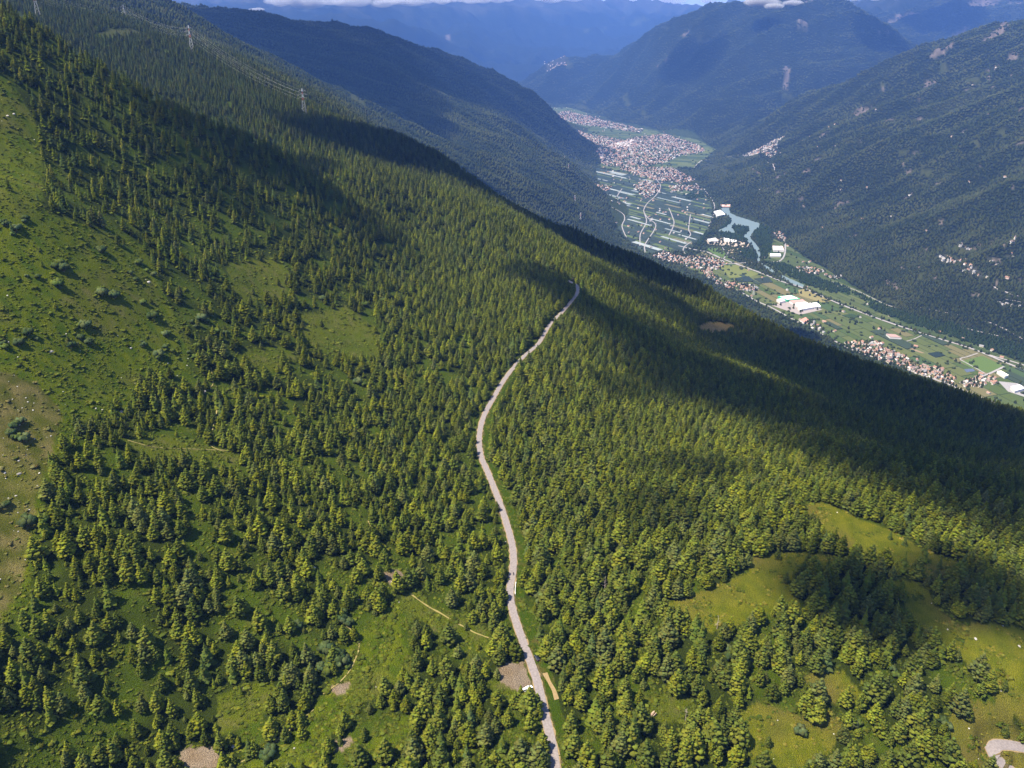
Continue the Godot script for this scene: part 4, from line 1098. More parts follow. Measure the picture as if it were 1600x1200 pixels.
func make_forest():
	for k in 9: crowns[0].append(pine_crown())
	for k in 4: crowns[1].append(spruce_crown(2.1, 0.12, 1.0))
	for k in 4: crowns[2].append(larch_crown())
	for k in 3: trunks.append(trunk_shape(8.6, 0.19))
	var spot := PackedVector3Array()
	var kind := PackedByteArray()
	var size := PackedFloat32Array()
	var tone := PackedByteArray()
	var r := 225.0
	var lone := shape_points(lone_spots)
	for q in lone:
		spot.append(on_ground(q.x, q.y)); kind.append(0 if rng.randf() < 0.7 else 1); size.append(rng.randf_range(6.5, 9.0)); tone.append(1)
	for q in shape_points(cover_spots):
		spot.append(on_ground(q.x, q.y)); kind.append(0); size.append(rng.randf_range(9.0, 11.0)); tone.append(0)
	while r < 2500.0:
		var step := 6.2 + maxf(0.0, r - 800.0) * 0.0017
		var n := int((AZ1 - AZ0 - 0.2) * r / step)
		for i in n:
			var rr := r + rng.randf_range(-0.48, 0.48) * step
			var az := AZ0 + 0.1 + (AZ1 - AZ0 - 0.2) * (i + rng.randf_range(-0.45, 0.45)) / n
			var x := rr * sin(az)
			var z := -rr * cos(az)
			var id := zone[cell(x, z)]
			var chance := 0.0
			match id:
				FOREST:
					var d := wood_density(x, z)
					var right := smoothstep(-10.0, 60.0, x - 10.0 - 0.06 * (-z - 300.0))
					chance = clampf((d - 0.25 + 0.28 * right + 0.22 * smoothstep(650.0, 1000.0, rr)) * 2.6, 0.30, 0.97)
					if x < -120.0 and rr > 600.0 and rr < 1300.0: chance = clampf(chance - 0.30 + 0.5 * fine_noise.get_noise_2d(x * 0.35, z * 0.35), 0.1, 0.9)
					if right > 0.5 and z > -330.0: chance *= 0.62
				OPEN: chance = 0.02 + 0.5 * maxf(0.0, wood_noise.get_noise_2d(x * 1.4 + 300.0, z * 1.4) - 0.22)
				TAN: chance = 0.012
				GAP: chance = 0.035
				MEADOW: chance = 0.010
				LEA: chance = 0.03
				GROVE: chance = 0.9
			if rng.randf() > chance: continue
			var p := on_ground(x, z)
			if p.y < 2.0 or not seen_from_air(x, p.y + 16.0, z): continue
			var up := smoothstep(880.0, 1000.0, p.y) * smoothstep(500.0, 750.0, rr)
			var k := 0
			var roll := rng.randf() + fine_noise.get_noise_2d(x * 0.4, z * 0.4) * 0.35
			if up > 0.5: k = 2 if roll < 0.25 else (0 if roll > 0.9 else 1)
			elif roll < 0.10: k = 1
			elif roll > 1.02 and rr > 600.0: k = 2
			var tall := rng.randf_range(6.0, 14.0) if x < 0.0 else rng.randf_range(9.0, 17.5)
			tall = lerpf(tall, rng.randf_range(10.0, 15.5), smoothstep(700.0, 1200.0, rr))
			if k == 1: tall *= 1.12
			if k == 2: tall *= 1.08
			if rng.randf() < 0.24: tall *= rng.randf_range(0.4, 0.75)
			if id == OPEN or id == TAN or id == GAP: tall *= rng.randf_range(0.5, 0.9)
			spot.append(p); kind.append(k); size.append(tall)
			var tn := 0
			var rt := rng.randf()
			if rt < 0.3: tn = 1
			elif rt < 0.55: tn = 2
			elif rt < 0.72: tn = 3
			if rr > 1420.0 and rng.randf() < 0.65: tn = 3 if rng.randf() < 0.6 else 1  # far crowns greyed in the tint, standing in for haze
			tone.append(tn)
		r += step
	print("trees ", spot.size())
	# the ones that show largest stand one by one
	var single := PackedByteArray()
	single.resize(spot.size())
	for k in 3:
		var order := []
		for i in spot.size():
			if kind[i] == k and spot[i].length() < 1600.0 and in_frame(spot[i] + Vector3(0, size[i] * 0.5, 0)):
				order.append([-size[i] / (spot[i] - Vector3(0, 1150, 0)).length() - (1.0 if i < lone.size() else 0.0), i])
		order.sort()
		for q in mini(order.size(), [300, 200, 100][k]):
			single[order[q][1]] = 1
	var places := {}
	var bark_part: Array[Mesh] = []
	for q in trunks: bark_part.append(q.mesh())
	var crown_part := [[], [], []]
	var tint_mat := [[], [], []]
	for k in 3:
		for q in crowns[k]: crown_part[k].append(q.mesh())
		for t in 4:
			var m: StandardMaterial3D = leaf.duplicate()
			m.albedo_color = col(TINTS[k][t][0], TINTS[k][t][1], TINTS[k][t][2])
			m.resource_name = "%s_needles" % SPECIES[k]
			tint_mat[k].append(m)
	for i in spot.size():
		if not single[i]: continue
		var k := kind[i]
		var o := thing(SPECIES[k] + "_tree", spot[i], rng.randf() * TAU)
		var wide := rng.randf_range(1.0, 1.55) if k == 0 else rng.randf_range(1.0, 1.35)
		var c := part("crown", crown_part[k][rng.randi() % crown_part[k].size()], tint_mat[k][tone[i]], o)
		c.scale = tree_scale(size[i], wide)
		var b := part("trunk", bark_part[rng.randi() % 3], bark, o)
		b.scale = tree_scale(size[i], wide)
		var label := ""
		if i < lone.size():
			label = lone_label(i, k)
			tag(o, label, "tree")
		else:
			var tallness: String = "tall" if size[i] > 13.6 else ("small" if size[i] < 8.6 else "middling")
			label = "%s %s %s %s %s" % [tallness, "broad" if wide > 1.28 else ("slim" if wide < 1.06 else "even"), TONES[k][tone[i]], SPECIES[k], place_of(spot[i])]
			tag(o, label, "tree", "%s trees %s" % [SPECIES[k], place_of(spot[i])])
	# all the others are one wood
	var wood := thing("conifer_forest", Vector3.ZERO)
	tag(wood, "dense conifer forest covering the whole near mountain flank", "forest", "", "stuff")
	for k in 3:
		for v in crowns[k].size():
			var at := []
			var tint := PackedColorArray()
			for i in spot.size():
				if single[i] or kind[i] != k or i % crowns[k].size() != v: continue
				var wide := 1.0 + (0.55 if k == 0 else 0.38) * fposmod(spot[i].x * 7.13, 1.0)
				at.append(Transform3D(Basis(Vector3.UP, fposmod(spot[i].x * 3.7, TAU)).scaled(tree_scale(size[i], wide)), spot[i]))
				var c: Array = TINTS[k][tone[i]]
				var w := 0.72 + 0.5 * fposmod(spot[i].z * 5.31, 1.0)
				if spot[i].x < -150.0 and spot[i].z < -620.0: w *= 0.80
				if spot[i].length() > 1750.0: w *= 0.78     # shade of the ridges behind, put into the crown tint
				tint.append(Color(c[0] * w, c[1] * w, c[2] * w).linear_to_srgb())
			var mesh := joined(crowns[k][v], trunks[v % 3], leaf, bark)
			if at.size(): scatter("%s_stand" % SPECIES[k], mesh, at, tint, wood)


func in_frame(p: Vector3) -> bool:
	var h := p.y - 1150.0
	var depth := -h * 0.4115 - p.z * 0.9114
	return depth > 1.0 and absf(p.x) / depth < 0.655 and absf(h * 0.9114 - p.z * 0.4115) / depth < 0.49


func lone_label(i: int, k: int) -> String:
	var where := ["standing alone near the left end of the middle meadow", "standing alone in the bright upper meadow", "near the lower tip of the bright upper meadow", "small and low inside the bright upper meadow", "alone on the right-hand meadow above the hairpin bend", "just above the hairpin bend in the road", "right beside the outer edge of the hairpin bend",
		"first of two close together on the middle meadow", "second of two close together on the middle meadow", "at the top edge of the middle meadow", "highest of a scattered row on the middle meadow", "in the shaded right half of the middle meadow", "at the shaded right end of the middle meadow", "on the left rim of the middle meadow", "in the corner where the middle meadow meets the wood",
		"darkest tree on the grassy bank at the bottom", "beside the pale bare patch of the grassy bank", "at the lower left of the grassy bank", "in the yellow glade at the bottom"]
	return "dark %s %s" % ["rounded pine" if k == 0 else "pointed spruce", where[i % where.size()]]


func place_of(p: Vector3) -> String:
	var best := ""
	var near := 1e9
	for q in landmarks:
		var d: float = Vector2(p.x - q[1], p.z - q[2]).length() / q[3]
		if d < near:
			near = d
			best = q[0]
	return best


func make_far_forest():
	# distant woods: one mass of crowns on every slope that the air still shows
	var kinds: Array[Shape] = []
	for k in 5:
		var s := Shape.new()
		for j in 4:
			var a := TAU * j / 4 + rng.randf()
			clump(s, Vector3(cos(a) * 0.42, 0.42 + 0.1 * rng.randf(), sin(a) * 0.42), Vector3(0.42, 0.42, 0.42) * rng.randf_range(0.75, 1.1), 0.5, shade_of(0.74, 1.0), 0.35)
		clump(s, Vector3(0, 0.85, 0), Vector3(0.36, 0.5, 0.36), 0.0, shade_of(0.8, 1.0), 0.3)
		kinds.append(s)
	var at := [[], [], [], [], []]
	var tint: Array[PackedColorArray] = []
	for k in 5: tint.append(PackedColorArray())
	var r := 2300.0
	while r < 17000.0:
		var step := 7.6 + maxf(0.0, r - 2000.0) * 0.0016
		if r > 4000.0: step = r * 0.0027
		var n := int(1.62 * r / step)
		for i in n:
			var rr := r + rng.randf_range(-0.5, 0.5) * step
			var az := -0.81 + 1.62 * (i + rng.randf_range(-0.5, 0.5)) / n
			var x := rr * sin(az)
			var z := -rr * cos(az)
			var at_cell := cell(x, z)
			var id := zone[at_cell]
			if id != FOREST and id != GROVE and not (id == TOWN and rng.randf() < 0.3) and not (id == FLOOR and rng.randf() < 0.4) and not (id == PLAIN and rng.randf() < 0.012) and not (id == LEA and rng.randf() < 0.1) and not (id == SCAR and rng.randf() < 0.3): continue
			var y := height_at(x, z)
			if id == FOREST and y < 1.0: continue
			if y > 1750.0 + 300.0 * rng.randf(): continue
			if not seen_from_air(x, y + 8.0, z): continue
			var m := big_noise.get_noise_2d(x * 2.5, z * 2.5) * 0.5 + 0.5
			if rng.randf() < clampf(m * 2.0 - 1.28, 0.0, 0.5): continue
			var wide := step * rng.randf_range(0.5, 0.72)
			var tall := rng.randf_range(8.0, 13.0)
			var k := rng.randi() % 5
			at[k].append(Transform3D(Basis(Vector3.UP, rng.randf() * TAU).scaled(Vector3(wide, tall, wide)), Vector3(x, y - 0.6, z)))
			var c := Color(0.026, 0.036, 0.013).lerp(Color(0.050, 0.062, 0.020), rng.randf()).lerp(Color(0.09, 0.10, 0.036), clampf(m * 1.7 - 0.65, 0, 0.6))
			if id == GROVE: c = Color(0.034, 0.052, 0.016)
			tint[k].append(c.linear_to_srgb())
		r += step
	var wood := thing("distant_forest", Vector3.ZERO)
	tag(wood, "distant woodland on the blue valley sides and along the river", "forest", "", "stuff")
	var total := 0
	for k in 5:
		total += at[k].size()
		scatter("wooded_slope", joined(kinds[k], null, leaf, bark), at[k], tint[k], wood)
	print("far crowns ", total)


# ---------------------------------------------------------------- roads
func ribbon(path: PackedVector3Array, half: float, lift: float, ragged := 0.0) -> Shape:
	var s := Shape.new()
	var l := PackedVector3Array()
	var r := PackedVector3Array()
	for i in path.size():
		var d := path[mini(i + 1, path.size() - 1)] - path[maxi(i - 1, 0)]
		var e := Vector3(-d.z, 0, d.x).normalized()
		var w := half + ragged * fine_noise.get_noise_2d(path[i].x * 1.7, path[i].z * 1.7)
		var w2 := half + ragged * fine_noise.get_noise_2d(path[i].z * 1.7, path[i].x * 1.7 + 50.0)
		l.append(path[i] - e * w + Vector3(0, lift, 0))
		r.append(path[i] + e * w2 + Vector3(0, lift, 0))
	var down := Vector3(0, -0.7, 0)
	for i in path.size() - 1:
		s.quad(l[i], l[i + 1], r[i + 1], r[i], Color.WHITE)
		s.quad(l[i + 1], l[i], l[i] + down, l[i + 1] + down, Color.WHITE)
		s.quad(r[i], r[i + 1], r[i + 1] + down, r[i] + down, Color.WHITE)
	return s


func draped(path: Array, lift: float, gap := 4.0) -> PackedVector3Array:
	var c := Curve2D.new()
	c.bake_interval = gap
	var p := shape_points(path)
	for i in p.size():
		var d := (p[mini(i + 1, p.size() - 1)] - p[maxi(i - 1, 0)]) / 6.0
		c.add_point(p[i], -d, d)
	var out := PackedVector3Array()
	for q in c.get_baked_points():
		out.append(Vector3(q.x, height_at(q.x, q.y) + lift, q.y))
	return out


func make_roads():
	var tar := plain_mat("asphalt", Color(0.215, 0.19, 0.186), 0.9, 0.25)
	tar.albedo_texture = speckle(77, 0.02, 0.8, 256)
	tar.uv1_triplanar = true
	tar.uv1_world_triplanar = true
	tar.uv1_scale = Vector3.ONE / 9.0
	var edge := plain_mat("sandy_edge", Color(0.25, 0.185, 0.095), 0.95, 0.1)
	edge.albedo_texture = tar.albedo_texture
	edge.uv1_triplanar = true
	edge.uv1_world_triplanar = true
	edge.uv1_scale = Vector3.ONE / 5.0
	var road := solo("mountain_road", ribbon(road_points(), 2.15, 0.0).mesh(), tar)
	tag(road, "narrow pale asphalt road winding through the pine wood along the slope", "road", "", "structure")
	part("shoulder", ribbon(road_points(), 2.55, -0.12, 1.1).mesh(), edge, road)
	var bend := solo("hairpin_road", ribbon(hairpin_points(), 3.3, 0.0).mesh(), tar)
	tag(bend, "pale asphalt hairpin bend at the lower right edge of the slope", "road", "", "structure")
	part("shoulder", ribbon(hairpin_points(), 3.8, -0.12, 0.8).mesh(), edge, bend)
	var sand := plain_mat("trodden_earth", Color(0.19, 0.16, 0.06), 0.95, 0.1)
	for key in trail_shapes:
		var t := solo("footpath", ribbon(draped(trail_shapes[key], 0.22), 0.34, 0.0, 0.5).mesh(), sand)
		tag(t, "thin trodden footpath crossing the open slope", "path", "", "structure")
	# bare earth strip where the dark car stands
	var pull := PackedVector3Array()
	for q in [[17.5, -308.0], [19.2, -302.0], [21.2, -296.0], [23.0, -290.5]]:
		pull.append(Vector3(q[0], height_at(q[0], q[1]) + 0.18, q[1]))
	var strip := solo("earth_lay_by", ribbon(pull, 1.0, 0.0, 2.0).mesh(), edge)
	tag(strip, "orange earth lay-by on the right edge of the road", "path", "", "structure")


# ---------------------------------------------------------------- the valley
func slab(p: PackedVector2Array, y0: float, y1: float, q: Color, s: Shape):
	var t := Geometry2D.triangulate_polygon(p)
	for i in range(0, t.size(), 3):
		var a := Vector3(p[t[i]].x, y1, p[t[i]].y)
		var b := Vector3(p[t[i + 1]].x, y1, p[t[i + 1]].y)
		var c := Vector3(p[t[i + 2]].x, y1, p[t[i + 2]].y)
		if (c - a).cross(b - a).y < 0.0: s.tri(a, c, b, q)
		else: s.tri(a, b, c, q)
	if y1 - y0 < 0.01: return
	var clock := Geometry2D.is_polygon_clockwise(p)
	for i in p.size():
		var a := p[i]
		var b := p[(i + 1) % p.size()]
		if clock:
			a = b
			b = p[i]
		s.quad(Vector3(a.x, y0, a.y), Vector3(a.x, y1, a.y), Vector3(b.x, y1, b.y), Vector3(b.x, y0, b.y), q)


func parcels(outline: PackedVector2Array, long: float, short: float, turn: float) -> Array:
	var mid := Vector2.ZERO
	for q in outline: mid += q / outline.size()
	var most := 0.0
	for q in outline: most = maxf(most, (q - mid).length())
	var out := []
	var v := -most
	while v < most:
		var dv := short * rng.randf_range(0.6, 1.5)
		var u := -most + rng.randf() * long
		while u < most:
			var du := long * rng.randf_range(0.5, 1.6)
			var box := PackedVector2Array()
			for e in [[u + 2.0, v + 1.5], [u + du - 2.0, v + 1.5], [u + du - 2.0, v + dv - 1.5], [u + 2.0, v + dv - 1.5]]:
				box.append(mid + Vector2(e[0], e[1] + 0.05 * e[0]).rotated(turn))
			for piece in Geometry2D.intersect_polygons(box, outline):
				if piece.size() >= 3 and absf(area(piece)) > 200.0: out.append(piece)
			u += du
		v += dv
	return out


func area(p: PackedVector2Array) -> float:
	var s := 0.0
	for i in p.size(): s += p[i].cross(p[(i + 1) % p.size()])
	return s * 0.5


func make_valley():
	var paint := tinted_mat("field_crops", 0.95, 0.1)
	paint.albedo_texture = speckle(51, 0.06, 0.72, 256)
	paint.uv1_triplanar = true
	paint.uv1_world_triplanar = true
	paint.uv1_scale = Vector3.ONE / 40.0
	# orchards on the fan: dark rows under nets, some nets pale
	var fan := Shape.new()
	for p in parcels(shape_points(fan_outline), 170.0, 30.0, 0.95):
		var roll := rng.randf()
		var q := Color(0.035, 0.050, 0.042).lerp(Color(0.055, 0.075, 0.055), rng.randf())
		var tall := 0.55
		if roll < 0.08: q = Color(0.36, 0.40, 0.40).lerp(Color(0.2, 0.24, 0.24), rng.randf())
		elif roll < 0.26:
			q = Color(0.10, 0.135, 0.05)
			tall = 0.4
		elif roll < 0.32:
			q = Color(0.16, 0.15, 0.09)
			tall = 0.4
		slab(p, 0.0, tall * rng.randf_range(0.8, 1.1), q.linear_to_srgb(), fan)
	var orchards := solo("orchards", fan.mesh(), paint)
	tag(orchards, "dark netted orchard strips covering the fan above the lake", "orchard", "", "stuff")
	var more := Shape.new()
	for p in parcels(shape_points(far_outline), 260.0, 80.0, 0.3):
		var q := Color(0.05, 0.075, 0.035).lerp(Color(0.12, 0.145, 0.055), rng.randf())
		slab(p, 0.0, rng.randf_range(0.2, 0.8), q.linear_to_srgb(), more)
	var farland := solo("distant_fields", more.mesh(), paint)
	tag(farland, "patchwork of distant fields around the far town", "field", "", "stuff")
	var beyond := Shape.new()
	for p in parcels(shape_points(east_outline), 170.0, 40.0, 1.2):
		var q := Color(0.045, 0.07, 0.024).lerp(Color(0.105, 0.125, 0.046), rng.randf())
		slab(p, 0.0, rng.randf_range(0.1, 0.6), q.linear_to_srgb(), beyond)
	tag(solo("riverside_fields", beyond.mesh(), paint), "green field strips between the highway and the far slope", "field", "", "stuff")
	# meadows and fields of the near valley floor
	var n := 0
	for p in parcels(shape_points(plain_outline), 150.0, 42.0, 1.24):
		var roll := rng.randf()
		var q := Color(0.070, 0.100, 0.032).lerp(Color(0.115, 0.13, 0.048), rng.randf())
		var tall := rng.randf_range(0.05, 0.3)
		if roll < 0.06:
			q = Color(0.05, 0.07, 0.045)
			tall = 2.2
		elif roll < 0.22: q = Color(0.15, 0.14, 0.065)
		elif roll < 0.3: q = Color(0.065, 0.10, 0.04)
		var s := Shape.new()
		slab(p, 0.0, tall + 0.05, q.linear_to_srgb(), s)
		var f := solo("field", s.mesh(), paint)
		tag(f, "green or straw coloured field parcel on the valley floor", "field", "fields on the valley floor", "structure")
		n += 1
	var looks := {"gravel_yard": [Color(0.48, 0.40, 0.32), "tan gravel yard south of the lake"], "gravel_pit": [Color(0.45, 0.36, 0.26), "small tan gravel pit beside the green field"], "corn": [Color(0.24, 0.21, 0.09), "straw yellow field with swirling mown lines beside the highway"],
		"yard": [Color(0.34, 0.30, 0.28), "paved yard around the big white factory hall"], "dark_plot": [Color(0.03, 0.045, 0.04), "dark square netted plot among the green fields"], "dark_plot_b": [Color(0.045, 0.07, 0.03), "dark green plot beyond the factory"],
		"green_plot": [Color(0.10, 0.15, 0.045), "wide green field beside the road junction"], "brown_strip": [Color(0.26, 0.20, 0.13), "narrow brown ploughed strip among the fields"], "solar": [Color(0.10, 0.13, 0.19), "small solar panel group on the green field"],
		"orchard_a": [Color(0.035, 0.05, 0.045), "dark orchard plot beside the row of houses"], "orchard_b": [Color(0.04, 0.055, 0.045), "second dark orchard plot nearer the highway"], "field_a": [Color(0.09, 0.14, 0.04), "green field between the highway and the gravel yard"],
		"field_b": [Color(0.15, 0.17, 0.05), "yellowish meadow between the village and the highway"], "lot_grey": [Color(0.32, 0.31, 0.31), "grey paved lot by the white hall at the corner of the valley"]}
	for key in plot_shapes:
		var s := Shape.new()
		slab(shape_points(plot_shapes[key]), 0.0, 2.4 if key.begins_with("dark") or key.begins_with("orchard") else 0.55, looks[key][0].linear_to_srgb(), s)
		tag(solo("plot", s.mesh(), paint), looks[key][1], "field", "", "structure")
	var wet := plain_mat("river_water", Color(0.115, 0.155, 0.145), 0.35, 0.5)
	for key in water_shapes:
		var s := Shape.new()
		slab(shape_points(water_shapes[key]), 0.0, 0.75, Color.WHITE, s)
		var label: String = {"lake": "milky turquoise lake narrowing into a river", "basin": "long turquoise canal basin beside the highway", "stream": "shallow pale stream below the bridge"}[key]
		tag(solo("lake" if key == "lake" else "river", s.mesh(), wet), label, "water", "", "structure")
	var tar := plain_mat("valley_asphalt", Color(0.24, 0.225, 0.225), 0.9, 0.2)
	for key in way_shapes:
		var wide := 6.0
		if key == "highway": wide = 8.0
		elif key.begins_with("fan"): wide = 4.2
		elif key.begins_with("lane"): wide = 3.4
		elif key.begins_with("field"): wide = 3.0
		var w := solo("valley_road", ribbon(draped(way_shapes[key], 1.0 if key == "highway" else 0.9, 20.0), wide * 0.72, 0.0).mesh(), tar)
		tag(w, "pale valley road running between fields and villages", "road", "", "structure")
	for key in slope_way_shapes:
		var w := solo("hillside_road", ribbon(draped(slope_way_shapes[key], 1.6, 12.0), 5.0, 0.0).mesh(), tar)
		tag(w, "pale road cut across the far wooded hillside", "road", "", "structure")
	make_houses()
	make_halls()
	make_valley_trees()


func house_walls() -> Shape:      # one metre long, wide and high; the gable ends reach the ridge
	var s := Shape.new()
	var w := Color.WHITE
	s.quad(Vector3(-0.5, -0.3, 0.5), Vector3(-0.5, 0.62, 0.5), Vector3(0.5, 0.62, 0.5), Vector3(0.5, -0.3, 0.5), w)
	s.quad(Vector3(0.5, -0.3, -0.5), Vector3(0.5, 0.62, -0.5), Vector3(-0.5, 0.62, -0.5), Vector3(-0.5, -0.3, -0.5), w)
	for e in [1.0, -1.0]:
		var a := Vector3(0.5 * e, -0.3, 0.5 * e)
		var b := Vector3(0.5 * e, 0.62, 0.5 * e)
		var c := Vector3(0.5 * e, 0.98, 0)
		var d := Vector3(0.5 * e, 0.62, -0.5 * e)
		var f := Vector3(0.5 * e, -0.3, -0.5 * e)
		s.quad(a, b, d, f, w)
		s.tri(b, c, d, w)
	return s


func house_roof() -> Shape:
	var s := Shape.new()
	var w := Color.WHITE
	for e in [1.0, -1.0]:
		var a := Vector3(-0.56 * e, 0.56, 0.58 * e)
		var b := Vector3(-0.56 * e, 1.02, 0)
		var c := Vector3(0.56 * e, 1.02, 0)
		var d := Vector3(0.56 * e, 0.56, 0.58 * e)
		var up := Vector3(0, 0.05, 0)
		s.quad(a + up, b + up, c + up, d + up, w)
		s.quad(d, c, b, a, w)
		s.quad(a, a + up, d + up, d, w)
		s.quad(b, b + up, a + up, a, w)
		s.quad(d, d + up, c + up, c, w)
	return s


const WALLS := [[0.62, 0.59, 0.56], [0.55, 0.50, 0.42], [0.52, 0.44, 0.34], [0.42, 0.41, 0.40], [0.54, 0.43, 0.38]]
const ROOFS := [[0.25, 0.145, 0.105], [0.19, 0.14, 0.12], [0.30, 0.19, 0.14], [0.20, 0.195, 0.195], [0.42, 0.39, 0.375]]
const WALL_WORDS := ["white", "cream", "ochre", "grey", "pinkish"]
const ROOF_WORDS := ["red tiled", "brown tiled", "orange tiled", "slate grey", "pale"]


func middle(p: PackedVector2Array) -> Vector2:
	var m := Vector2.ZERO
	for q in p: m += q / p.size()
	return m


func make_houses():
	var place_words := {"far_town": "the far town", "upper_belt": "the belt beyond the far town", "fan_village": "the orchard village", "fan_hamlet": "the orchard hamlet", "fan_edge": "the orchard edge", "fan_row": "the row above the orchards",
		"mid_village": "the river village", "row_village": "the row below the river village", "near_hamlet": "the factory hamlet", "near_village": "the skyline village", "corner_village": "the junction village", "mid_house_group": "the farm group",
		"east_hamlet": "the lake hamlet", "east_row": "the row under the far slope", "east_cluster": "the cluster under the far slope", "slope_village": "the high slope village", "slope_hamlet": "the hillside church hamlet", "slope_group": "the lower hillside hamlet",
		"slope_top": "the topmost hillside hamlet", "slope_east": "the edge hamlet", "slope_pair": "the hillside row", "slope_low": "the lowest hillside road", "ridge_town": "the distant ridge town", "shelf_village": "the industrial quarter", "mid_town": "the plain left of the far town", "upper_fan": "the rows above the orchards", "lone_farm": "the lone farms among the fields", "lone_slope": "the lone farms on the far slope"}
	var all := []
	for key in town_shapes:
		var p := shape_points(town_shapes[key])
		var mid := Vector2.ZERO
		for q in p: mid += q / p.size()
		var gap := 15.5 + maxf(0.0, mid.length() - 3000.0) * 0.0026
		if key.begins_with("slope"): gap = 15.0 + mid.length() * 0.001
		if key == "near_hamlet" or key == "mid_house_group": gap = 24.0
		var box := Rect2(p[0], Vector2.ZERO)
		for q in p: box = box.expand(q)
		var y := box.position.y
		while y < box.end.y:
			var x := box.position.x
			while x < box.end.x:
				var q := Vector2(x, y) + Vector2(rng.randf_range(-0.36, 0.36), rng.randf_range(-0.36, 0.36)) * gap
				if rng.randf() < (0.62 if key == "far_town" or key == "upper_belt" else 0.78) and Geometry2D.is_point_in_polygon(q, p):
					var big := 1.0 + maxf(0.0, mid.length() - 5000.0) * 0.00008
					var size := Vector3(rng.randf_range(8.5, 13.0), rng.randf_range(6.0, 9.0), rng.randf_range(7.0, 9.5)) * big
					if rng.randf() < (0.16 if key == "far_town" else 0.04): size *= Vector3(1.8, 1.2, 1.6)
					if key == "shelf_village": size *= Vector3(2.6, 0.9, 2.4)
					all.append([q.length(), q.x, q.y, size, 0.35 + PI / 2 * (rng.randi() % 2) + rng.randf_range(-0.25, 0.25), key])
				x += gap
			y += gap
	# farmhouses on their own, in the fields and on the far slope
	for e in [[fan_outline, 150], [plain_outline, 60], [east_outline, 60], [far_outline, 160], [far_slope, 70]]:
		var p := shape_points(e[0])
		var key: String = "lone_slope" if e[0] == far_slope else "lone_farm"
		var box := Rect2(p[0], Vector2.ZERO)
		for q in p: box = box.expand(q)
		for k in int(e[1]):
			var q := Vector2(rng.randf_range(box.position.x, box.end.x), rng.randf_range(box.position.y, box.end.y))
			if not Geometry2D.is_point_in_polygon(q, p): continue
			all.append([q.length(), q.x, q.y, Vector3(rng.randf_range(9, 16), rng.randf_range(6, 9), rng.randf_range(7, 11)), rng.randf() * PI, key])
	all.sort()
	print("houses ", all.size())
	var walls := house_walls().mesh()
	var roof := house_roof().mesh()
	var wall_mat: Array[Material] = []
	var roof_mat: Array[Material] = []
	for k in 5:
		wall_mat.append(plain_mat("plaster", Color(WALLS[k][0], WALLS[k][1], WALLS[k][2]), 0.9, 0.2))
		roof_mat.append(plain_mat("roof_tiles", Color(ROOFS[k][0], ROOFS[k][1], ROOFS[k][2]), 0.8, 0.3))
	var at := []
	var wall_tint := PackedColorArray()
	var roof_tint := PackedColorArray()
	for i in all.size():
		var e: Array = all[i]
		var y := height_at(e[1], e[2])
		var a := rng.randi() % 5 if rng.randf() < 0.6 else 0
		var b := rng.randi() % 5 if rng.randf() < 0.75 else 0
		if e[5].begins_with("slope"): b = 3 if rng.randf() < 0.5 else b
		if e[5] == "shelf_village": b = 4
		if i < 300:
			var o := thing("house", Vector3(e[1], y, e[2]), e[4])
			part("walls", walls, wall_mat[a], o).scale = e[3]
			part("roof", roof, roof_mat[b], o).scale = e[3]
			var mid := middle(shape_points(town_shapes.get(e[5], plain_outline)))
			var along := Vector2(e[1], e[2]) - mid
			var end: String = "left" if along.x < -45.0 else ("right" if along.x > 45.0 else "middle")
			var side: String = "far side" if along.y < 0.0 else "near side"
			var form: String = "long" if e[3].x > 11.8 else ("small" if e[3].x < 10.0 else ("tall" if e[3].y > 7.5 else "low"))
			tag(o, "%s %s house, %s roof, %s %s, %s" % [form, WALL_WORDS[a], ROOF_WORDS[b], end, side, place_words[e[5]]], "house", "houses of " + place_words[e[5]])
		else:
			at.append(Transform3D(Basis(Vector3.UP, e[4]) * Basis.from_scale(e[3]), Vector3(e[1], y, e[2])))
			wall_tint.append(Color(WALLS[a][0], WALLS[a][1], WALLS[a][2]).linear_to_srgb())
			roof_tint.append(Color(ROOFS[b][0], ROOFS[b][1], ROOFS[b][2]).linear_to_srgb())
	var town := thing("distant_houses", Vector3.ZERO)
	tag(town, "many tiny pale houses of the far towns along the valley", "houses", "", "stuff")
	var wm := house_walls().mesh()
	wm.surface_set_material(0, tinted_mat("far_plaster"))
	var rm := house_roof().mesh()
	rm.surface_set_material(0, tinted_mat("far_tiles"))
	scatter("house_walls", wm, at, wall_tint, town)
	scatter("house_roofs", rm, at, roof_tint, town)
	# churches rise above their villages
	for q in [[1451.0, -2775.0, "white church with a slender tower in the village by the dark wood skyline"], [1433.0, -6120.0, "pale church tower above the village on the orchard fan"], [2290.0, -3520.0, "cream church with a square tower in the hillside hamlet"]]:
		var o := thing("church", on_ground(q[0], q[1]), 0.4)
		part("nave", walls, wall_mat[0], o).scale = Vector3(24, 13, 12)
		part("roof", roof, roof_mat[1], o).scale = Vector3(24, 13, 12)
		var s := Shape.new()
		s.box(Vector3(11, -1, -3), Vector3(17, 26, 3), Color.WHITE)
		part("tower", s.mesh(), wall_mat[1], o)
		var t := Shape.new()
		var c := [Vector3(10.6, 26, -3.4), Vector3(17.4, 26, -3.4), Vector3(17.4, 26, 3.4), Vector3(10.6, 26, 3.4)]
		for k in 4: t.tri(c[(k + 1) % 4], Vector3(14, 35, 0), c[k], Color.WHITE)
		part("spire", t.mesh(), roof_mat[1], o)
		tag(o, q[2], "church")


